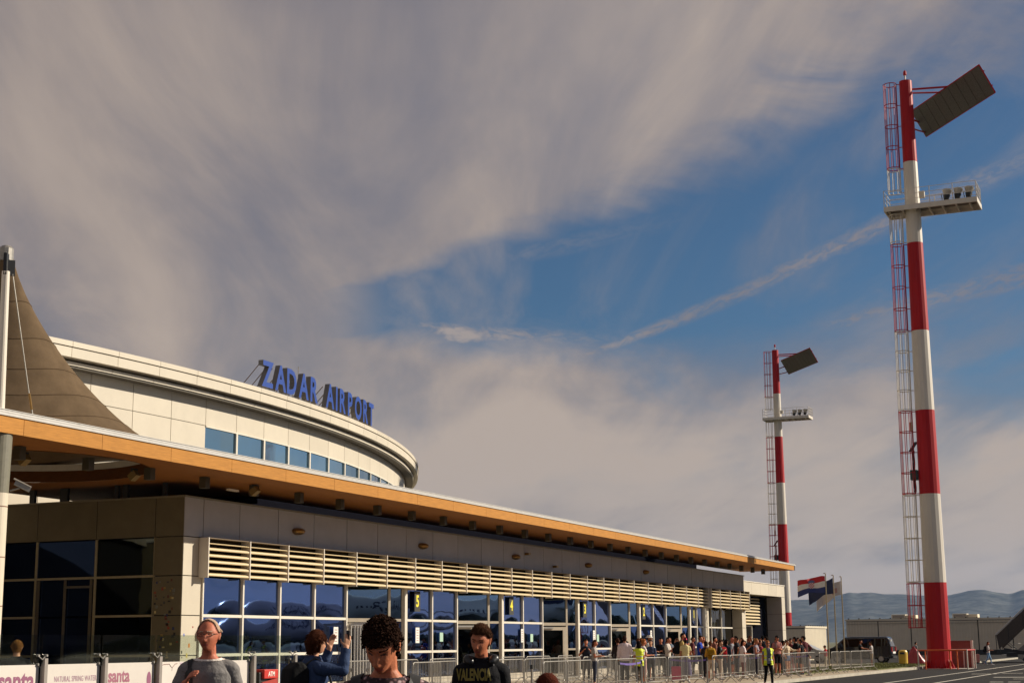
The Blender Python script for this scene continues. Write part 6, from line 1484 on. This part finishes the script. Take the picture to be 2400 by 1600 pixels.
# stewards
person(label='woman in yellow safety vest with long dark hair, back turned, at the barriers', x=56.94, y=20.0, h=1.70, fem=1, face=(.8, .6), top=(226, 220, 212), sleeve=.6, bottom=(16, 16, 18), hair=(26, 15, 11), hs='long', hairlen=.55, skin='sun', armR='front', armL='down', vest='full', hem=.80, group=None)
x, y = 63.62, 16.75
person(label='steward in open yellow safety vest and black trousers walking towards us with a lanyard', x=x, y=y, zb=AP, h=1.82, fem=1, face=to_cam(x, y, .25), top=(120, 124, 140), sleeve=.6, bottom=(14, 14, 16), hair=(150, 95, 55), hs='bun', skin='sun', armR='down', armL='down', vest='open', lanyard=1, hem=.86, step=.16, shades=1)
# queue behind the barriers
G = 'people queueing behind the barriers'
def q(label, x, y, h, face, top, **k):
    person(label=label, x=x, y=y, h=h*1.035, face=face, top=top, group=G, **k)
L_, R_, A_, V_ = (-.45, .9), (.45, -.9), (.9, .42), (-.9, -.42)    # facing left, right, away, viewer
q('person in loose white shirt, back turned, at the left end of the queue', 60.9, 22.0, 1.86, (.85, .2), (222, 205, 205), sleeve=1.5, bottom=(40, 40, 46), hair=(46, 26, 18), skin='tan', armR='front', armL='down', hem=.84, thick=.03)
q('dark-haired person half hidden to the left of the white loose shirt', 63.1, 23.1, 1.78, A_, (50, 40, 40), sleeve=1.8, bottom=(40, 40, 46), hair=(52, 28, 20))
q('fair-haired woman in white top right of the steward with long hair', 61.2, 21.3, 1.72, (.6, -.7), (220, 206, 200), fem=1, sleeve=.5, bottom=(190, 150, 140), leg=1.5, hair=(150, 90, 48), hs='bun', skin='sun', arms='front')
q('man in white bucket hat and white T-shirt with a big black backpack', 65.1, 22.4, 1.90, (.2, -.95), (228, 224, 218), sleeve=.6, bottom=(60, 70, 66), leg=.9, hat=(232, 226, 214), hair=(60, 40, 28), arms='front', pack=((14, 14, 16), 'big black backpack on the man in the white bucket hat'))
q('person in dark top with arms crossed, right of the bucket hat', 71.2, 23.9, 1.80, V_, (22, 22, 26), sleeve=1.9, bottom=(30, 30, 34), hair=(24, 16, 12), skin='sun', arms='crossed')
q('tall man in sand yellow T-shirt turned to the right with black backpack', 66.7, 21.4, 1.98, (.35, -.9), (196, 168, 104), sleeve=.65, bottom=(150, 90, 70), leg=.9, hair=(30, 18, 14), skin='sun', arms='strap', pack=((18, 18, 20), 'black backpack on the tall man in the sand yellow T-shirt'))
q('woman in pink cap and pale yellow top with long striped skirt', 64.0, 20.4, 1.76, (.7, .3), (222, 206, 150), fem=1, sleeve=.5, skirt=(92, 84, 110, .25), cap=(214, 70, 100), hair=(30, 18, 14), hs='bun', skin='tan', armR='front', case=((200, 40, 90), 'bright pink suitcase at the feet of the woman in the pink cap', (.42, .1)))
q('man in royal blue T-shirt turned to the right', 70.6, 21.8, 1.88, (.3, -.95), (28, 60, 160), sleeve=.6, bottom=(30, 30, 36), hair=(44, 26, 18), skin='sun', arms='front')
q('woman with light hair beside the man in the royal blue T-shirt', 73.0, 22.4, 1.82, (-.3, -.9), (214, 180, 160), fem=1, sleeve=.3, bottom=(120, 90, 80), hair=(150, 90, 52), hs='bob', skin='sun', arms='raised')
q('dark-haired person just left of the mustard backpack', 68.6, 20.9, 1.62, A_, (44, 40, 44), sleeve=1.8, bottom=(34, 34, 40), hair=(28, 18, 14), hs='bob', arms='front')
q('person in yellow top wearing a mustard yellow backpack, back turned', 66.3, 20.0, 1.62, (.85, .35), (212, 160, 60), fem=1, sleeve=1.2, bottom=(200, 180, 160), leg=1.1, hair=(90, 50, 28), hs='bun', skin='sun', arms='front', pack=((150, 112, 18), 'mustard yellow backpack in the middle of the queue'))
q('woman in black top with a beige bag strap and brown hair', 68.1, 20.1, 1.66, (.2, -.95), (20, 19, 22), fem=1, sleeve=.9, bottom=(180, 160, 140), hair=(70, 42, 28), hs='long', hairlen=.3, skin='fair', arms='strap', bagstrap=1)
q('person with dark hair wearing a red backpack, back turned', 71.8, 21.1, 1.66, (.8, .5), (30, 26, 30), sleeve=1.2, bottom=(40, 44, 60), hair=(34, 20, 16), hs='bob', pack=((176, 24, 34), 'red backpack in the middle of the queue'))
q('older bald man in grey T-shirt with a sunlit head', 76.3, 21.9, 1.80, (.1, -1), (140, 140, 146), sleeve=.6, bottom=(70, 74, 80), leg=.95, hair=(170, 130, 100), hs='bald', skin='ruddy')
q('woman in red top with fair hair lifting her hands to her face', 75.0, 21.3, 1.74, (-.2, -1), (150, 26, 26), fem=1, sleeve=.3, bottom=(60, 50, 60), hair=(160, 105, 60), hs='bun', skin='sun', arms='high')
q('long-haired woman in long white T-shirt and maroon trousers', 70.4, 19.7, 1.66, (.5, -.75), (222, 206, 204), fem=1, sleeve=.7, hem=.74, bottom=(120, 40, 46), hair=(40, 20, 14), hs='long', hairlen=.40, skin='sun', arms='front', thick=.022, smooth=1)
q('dark-haired man in black T-shirt with a red face behind the maroon trousers', 81.2, 22.4, 1.80, V_, (24, 22, 26), sleeve=.6, bottom=(30, 30, 34), hair=(28, 18, 14), skin='ruddy', shades=1)
q('fair-haired woman in grey and blue sleeveless top at the front barrier', 72.7, 19.7, 1.72, (.1, -1), (150, 140, 150), fem=1, sleeve=.12, bottom=(40, 38, 46), hair=(170, 115, 66), hs='bun', skin='sun', arms='front')
q('woman with a sunlit pink face between the fair-haired woman and the steward', 79.8, 21.4, 1.62, V_, (150, 60, 70), fem=1, sleeve=.5, bottom=(50, 44, 50), hair=(44, 26, 20), hs='bob', skin='ruddy', shades=1)
q('tall dark-haired man behind the steward facing us, back turned', 85.6, 22.8, 1.92, A_, (36, 34, 40), sleeve=.8, bottom=(40, 40, 44), hair=(16, 11, 9), skin='tan')
q('man in black cap, sunglasses and dusty pink T-shirt with arms crossed', 77.8, 20.0, 1.88, (-.75, -.75), (176, 116, 108), sleeve=.7, bottom=(24, 24, 28), leg=.95, cap=(18, 16, 16), hair=(30, 20, 16), skin='sun', arms='crossed', shades=1, pack=((16, 15, 16), 'black backpack behind the man in the dusty pink T-shirt'))
q('woman in cream long-sleeved top and sunglasses with tied-up hair leaning on the barrier', 77.2, 19.35, 1.66, (-.35, -.95), (212, 190, 160), fem=1, sleeve=1.6, hem=.98, bottom=(90, 104, 130), leg=.45, hair=(64, 36, 22), hs='bun', pony=1, skin='fair', armL='lean', armR='hips', shades=1)
q('dark-haired woman behind the woman leaning on the barrier', 82.6, 20.5, 1.74, V_, (110, 40, 40), fem=1, sleeve=.6, bottom=(200, 130, 130), hair=(28, 16, 13), hs='bob', skin='tan')
q('broad man in black T-shirt with curly dark hair turned to the left', 81.2, 19.9, 1.80, (-.6, .8), (18, 17, 20), wide=1.08, sleeve=.7, bottom=(60, 50, 50), leg=.95, hair=(24, 15, 12), hs='bob', hl=.05, skin='sun', armR='front', armL='down')
q('man in black T-shirt and shorts, hands on hips, ending the queue', 79.5, 19.2, 1.70, (.15, .98), (17, 16, 20), sleeve=.5, bottom=(15, 15, 18), leg=.92, hair=(28, 18, 14), hs='short', skin='sun', arms='hips', shoes=(60, 60, 70))
q('young woman in pale grey top with brown hair before the second entrance', 59.0, 22.6, 1.70, (.3, -.9), (170, 164, 160), fem=1, sleeve=.6, bottom=(50, 54, 70), hair=(66, 38, 24), hs='long', hairlen=.3, skin='sun', arms='front')
q('man in navy polo shirt looking at the glass, behind the bucket hat', 67.6, 23.6, 1.80, A_, (30, 36, 60), sleeve=.7, bottom=(160, 140, 110), hair=(40, 26, 18), skin='tan')
q('woman in orange top between the blue T-shirt and the mustard backpack', 71.8, 23.0, 1.68, V_, (190, 92, 40), fem=1, sleeve=.4, bottom=(60, 66, 90), hair=(36, 22, 16), hs='bob', skin='tan', arms='front')
q('man in dark green T-shirt behind the red backpack', 76.6, 23.4, 1.80, L_, (38, 60, 42), sleeve=.6, bottom=(50, 50, 54), hair=(40, 24, 18), skin='sun')
q('woman in white blouse with dark hair near the end pier of the glass front', 82.4, 24.2, 1.70, V_, (216, 208, 204), fem=1, sleeve=1.4, bottom=(40, 40, 50), hair=(26, 17, 13), hs='long', hairlen=.35, skin='tan', arms='front')
q('man in burgundy jumper behind the long-haired woman in white', 77.0, 22.9, 1.76, A_, (96, 26, 36), sleeve=1.9, bottom=(36, 38, 48), hair=(58, 34, 22), skin='fair')
q('woman in light denim jacket left of the dusty pink T-shirt', 80.4, 21.6, 1.70, R_, (120, 140, 170), fem=1, sleeve=1.8, bottom=(30, 30, 36), hair=(120, 76, 44), hs='long', hairlen=.3, skin='fair', arms='phone')
q('man in white vest top with sunburnt shoulders at the glass', 69.9, 24.6, 1.78, R_, (214, 206, 200), sleeve=.12, bottom=(70, 80, 110), leg=.95, hair=(90, 56, 34), skin='ruddy')
q('man in dark blue T-shirt, left of the entrance with number three', 62.2, 24.2, 1.74, (-0.78, -0.45), (36, 38, 48), fem=0, sleeve=0.6, bottom=(40, 42, 52), hair=(52, 32, 22), hs='short', skin='sun', arms='strap')
q('woman in pale grey hooded top, just behind the bucket hat', 64.4, 23.2, 1.64, (0.52, -0.79), (150, 146, 140), fem=1, sleeve=1.9, bottom=(40, 42, 52), hair=(30, 20, 15), hs='bob', skin='sun', arms='strap', hairlen=.3)
q('man in off-white shirt, behind the tall man in sand yellow', 69.2, 22.9, 1.83, (0.05, -0.71), (200, 190, 178), fem=0, sleeve=1.2, bottom=(40, 42, 52), hair=(30, 20, 15), hs='short', skin='sun', arms='phone')
q('woman in brown jumper, behind the royal blue T-shirt', 70.6, 23.4, 1.65, (-0.59, -0.45), (60, 52, 46), fem=1, sleeve=1.9, bottom=(66, 70, 84), hair=(52, 32, 22), hs='bun', skin='sun', arms='phone', hairlen=.3)
q('man in slate blue T-shirt, by the glass between the blue T-shirt and the red backpack', 73.8, 24.3, 1.81, (0.09, 0.34), (88, 98, 112), fem=0, sleeve=0.6, bottom=(66, 70, 84), hair=(90, 58, 36), hs='short', skin='sun', arms='down')
q('woman in black hooded top, in front of the bald man', 74.4, 20.3, 1.63, (0.59, -0.47), (24, 24, 27), fem=1, sleeve=1.9, bottom=(40, 42, 52), hair=(24, 16, 13), hs='bun', skin='sun', arms='down', hairlen=.3)
q('man in dusty orange shirt, behind the red backpack', 75.6, 22.6, 1.84, (0.46, -0.73), (132, 84, 70), fem=0, sleeve=1.2, bottom=(66, 70, 84), hair=(24, 16, 13), hs='short', skin='sun', arms='crossed')
q('woman in olive jumper, behind the bald man', 78.4, 22.5, 1.65, (-0.33, -0.45), (104, 112, 84), fem=1, sleeve=1.9, bottom=(150, 132, 108), hair=(52, 32, 22), hs='bun', skin='sun', arms='crossed', hairlen=.3)
q('man in dark blue T-shirt, between the fair-haired woman and the steward', 79.2, 20.9, 1.85, (0.12, 0.31), (36, 38, 48), fem=0, sleeve=0.6, bottom=(150, 132, 108), hair=(30, 20, 15), hs='short', skin='sun', arms='down')
q('woman in pale grey hooded top, before the end pier of the glass front', 80.8, 23.6, 1.62, (0.59, -0.48), (150, 146, 140), fem=1, sleeve=1.9, bottom=(40, 42, 52), hair=(24, 16, 13), hs='long', skin='tan', arms='down', hairlen=.3)
q('man in off-white shirt, behind the woman leaning on the barrier', 84.2, 21.7, 1.75, (-0.59, -0.53), (200, 190, 178), fem=0, sleeve=1.2, bottom=(28, 28, 32), hair=(30, 20, 15), hs='short', skin='fair', arms='front')
q('woman in brown jumper, last in the back row of the queue', 86.4, 21.9, 1.65, (0.75, -0.11), (60, 52, 46), fem=1, sleeve=1.9, bottom=(66, 70, 84), hair=(52, 32, 22), hs='long', skin='sun', arms='down', hairlen=.3)
q('man in slate blue T-shirt, behind the tall dark-haired man', 83.6, 23.4, 1.80, (-0.00, 0.10), (88, 98, 112), fem=0, sleeve=0.6, bottom=(150, 132, 108), hair=(90, 58, 36), hs='short', skin='fair', arms='phone')
q('man in charcoal top, beside the bald man', 76.0, 20.9, 1.86, (-0.35, -0.57), (34, 34, 40), fem=0, sleeve=1.2, bottom=(40, 42, 52), hair=(90, 58, 36), hs='short', skin='tan', arms='strap', shades=1)
q('man in beige jacket, behind the cap wearer in dusty pink', 77.9, 21.4, 1.88, (-0.52, 0.00), (170, 150, 130), fem=0, sleeve=1.9, bottom=(40, 42, 52), hair=(90, 58, 36), hs='short', skin='sun', arms='phone')
q('woman in indigo T-shirt, two rows behind the dusty pink T-shirt', 79.0, 22.0, 1.64, (0.63, -0.09), (60, 70, 96), fem=1, sleeve=0.6, bottom=(28, 28, 32), hair=(52, 32, 22), hs='long', skin='tan', arms='front', hairlen=.3)
q('woman in plain white top, between the curly-haired man and the back row', 81.6, 21.0, 1.63, (0.56, -0.04), (206, 200, 194), fem=1, sleeve=1.2, bottom=(66, 70, 84), hair=(52, 32, 22), hs='bob', skin='sun', arms='front', hairlen=.3, shades=1)
q('man in wine red jacket, right behind the broad man in black', 83.2, 19.9, 1.86, (0.39, 0.62), (92, 40, 44), fem=0, sleeve=1.9, bottom=(40, 42, 52), hair=(30, 20, 15), hs='short', skin='fair', arms='hips')
q('man in moss green T-shirt, right of the woman behind the leaning one', 84.6, 20.6, 1.79, (-0.34, -0.84), (58, 62, 50), fem=0, sleeve=0.6, bottom=(28, 28, 32), hair=(30, 20, 15), hs='short', skin='fair', arms='front')
q('woman in ash grey top, near the end pier, beside the white blouse', 82.0, 23.4, 1.65, (0.25, 0.66), (120, 116, 118), fem=1, sleeve=1.2, bottom=(40, 42, 52), hair=(90, 58, 36), hs='bun', skin='sun', arms='phone', hairlen=.3, shades=1)
q('woman in petrol blue jacket, left of the woman in red with lifted hands', 73.6, 21.4, 1.71, (0.89, -0.04), (40, 52, 66), fem=1, sleeve=1.9, bottom=(66, 70, 84), hair=(24, 16, 13), hs='long', skin='fair', arms='down', hairlen=.3)
q('man in charcoal T-shirt, behind the fair-haired woman at the front barrier', 72.6, 20.6, 1.85, (-0.23, 0.71), (34, 34, 40), fem=0, sleeve=0.6, bottom=(40, 42, 52), hair=(30, 20, 15), hs='short', skin='tan', arms='hips')
q('man in beige top, right behind the sand yellow T-shirt', 67.6, 21.9, 1.76, (-0.28, 0.78), (170, 150, 130), fem=0, sleeve=1.2, bottom=(40, 42, 52), hair=(90, 58, 36), hs='short', skin='fair', arms='strap', shades=1)
q('woman in indigo jacket, between the white tops and the pink cap', 63.0, 21.6, 1.70, (-0.89, -0.15), (60, 70, 96), fem=1, sleeve=1.9, bottom=(40, 42, 52), hair=(52, 32, 22), hs='long', skin='fair', arms='front', hairlen=.3)
q('woman in plain white T-shirt, beside the man in dusty pink at the barrier', 78.6, 19.9, 1.62, (-0.03, -0.36), (206, 200, 194), fem=1, sleeve=0.6, bottom=(28, 28, 32), hair=(30, 20, 15), hs='bob', skin='tan', arms='down', hairlen=.3)
q('man in wine red top, at the glass behind the red top', 75.2, 23.6, 1.85, (0.51, -0.95), (92, 40, 44), fem=0, sleeve=1.2, bottom=(40, 42, 52), hair=(52, 32, 22), hs='short', skin='sun', arms='hips', shades=1)
q('man in moss green jacket, at the far right of the back row', 87.4, 21.0, 1.87, (-0.77, -0.30), (58, 62, 50), fem=0, sleeve=1.9, bottom=(28, 28, 32), hair=(30, 20, 15), hs='short', skin='sun', arms='down')
person(label='small child in pale grey clothes standing behind the barrier near the queue end', x=81.6, y=19.3, h=.90, heads=1.45, face=(.3, -.9), top=(170, 164, 166), sleeve=.6, bottom=(140, 140, 150), leg=1.2, hair=(170, 130, 90), skin='fair')
person(label='person in red top and dark cap beside the left flagpole', x=95.6, y=21.6, h=1.40, face=(-.2, 1), top=(176, 36, 40), sleeve=.6, bottom=(200, 180, 150), cap=(20, 24, 40), hair=(30, 20, 16), skin='sun', arms='reach')
person(label='man in black T-shirt standing before the black minivan, reaching to the right', x=101.9, y=20.75, h=1.72, face=(.1, -1), top=(22, 20, 22), sleeve=.6, bottom=(36, 30, 30), leg=.95, hair=(26, 18, 14), skin='sun', arms='reach')
person(label='man in white T-shirt and beige shorts standing before the black minivan', x=102.1, y=20.1, h=1.60, face=(-.2, 1), top=(206, 200, 196), sleeve=.6, bottom=(176, 150, 120), leg=.95, hair=(50, 32, 22), skin='sun', arms='front')
person(label='person in grey top left of the mast foot, behind the railing', x=121.0, y=20.5, h=1.55, face=(.7, -.6), top=(140, 140, 142), sleeve=.6, bottom=(30, 30, 36), hair=(24, 16, 13), skin='tan')
person(label='dark-haired person behind the red-brown cabinet', x=116.6, y=16.9, h=1.68, zb=AP, face=(.8, .4), top=(190, 180, 176), sleeve=.6, bottom=(40, 40, 50), hair=(34, 20, 15), hs='bob', skin='tan')
person(label='fair-haired woman in white blouse behind the red-brown cabinet', x=115.7, y=16.2, h=1.62, zb=AP, fem=1, face=(.7, -.6), top=(214, 206, 204), sleeve=1.2, bottom=(60, 60, 80), hair=(190, 130, 62), hs='long', hairlen=.3, skin='fair', armL='hips')
person(label='person in white top, dark jacket and pale blue jeans walking to the boarding stairs', x=119.0, y=15.0, h=1.66, zb=AP, fem=1, face=(.2, -.98), top=(206, 196, 190), sleeve=.9, bottom=(130, 160, 190), hair=(90, 44, 24), hs='long', hairlen=.3, skin='sun', step=.22, arms='front', pack=((26, 24, 22), 'dark backpack on the person walking to the boarding stairs'), case=((200, 130, 120), 'pale pink suitcase pulled by the person walking to the boarding stairs', (-.1, .75)))
build_people()

# floral print as flat blossoms on the young man's shirt
def floral():
    for o in list(COL.objects):
        if o.name.startswith('floral_shirt'):
            M = mat('floral_print', C(92, 76, 76), .85); nt = M.node_tree; N = nt.nodes; L = nt.links; P = N['Principled BSDF']
            v = N.new('ShaderNodeTexVoronoi'); v.inputs['Scale'].default_value = 42; tc = N.new('ShaderNodeTexCoord'); L.new(tc.outputs['Object'], v.inputs['Vector'])
            n = N.new('ShaderNodeTexNoise'); n.inputs['Scale'].default_value = 30; n.inputs['Detail'].default_value = 5; L.new(tc.outputs['Object'], n.inputs['Vector'])
            a = N.new('ShaderNodeMath'); a.operation = 'ADD'; L.new(v.outputs['Distance'], a.inputs[0]); L.new(n.outputs[0], a.inputs[1])
            r = N.new('ShaderNodeValToRGB'); r.color_ramp.elements[0].position = .62; r.color_ramp.elements[0].color = (*C(196, 176, 174), 1); r.color_ramp.elements[1].position = 1.0; r.color_ramp.elements[1].color = (*C(48, 34, 38), 1)
            e = r.color_ramp.elements.new(.82); e.color = (*C(140, 104, 106), 1)
            L.new(a.outputs[0], r.inputs[0]); L.new(r.outputs[0], P.inputs['Base Color']); o.data.materials.clear(); o.data.materials.append(M)
floral()

# ------------------------------------------------------------------ air: even haze round the whole scene
def haze():
    g = MB(); g.box(-9300, 9700, -9300, 9700, AP-1.1, 420); M = bpy.data.materials.new('haze_air'); M.use_nodes = True; nt = M.node_tree; nt.nodes.remove(nt.nodes['Principled BSDF'])
    v = nt.nodes.new('ShaderNodeVolumePrincipled'); v.inputs['Color'].default_value = (.34, .56, 1.0, 1); v.inputs['Density'].default_value = HAZE; v.inputs['Anisotropy'].default_value = 0.2
    nt.links.new(v.outputs[0], nt.nodes['Material Output'].inputs['Volume']); o = g.build('haze', M); o['kind'] = 'stuff'
HAZE = 3.3e-5
haze()
for o in COL.objects:
    for k in ('_w', '_done'):
        if k in o: del o[k]
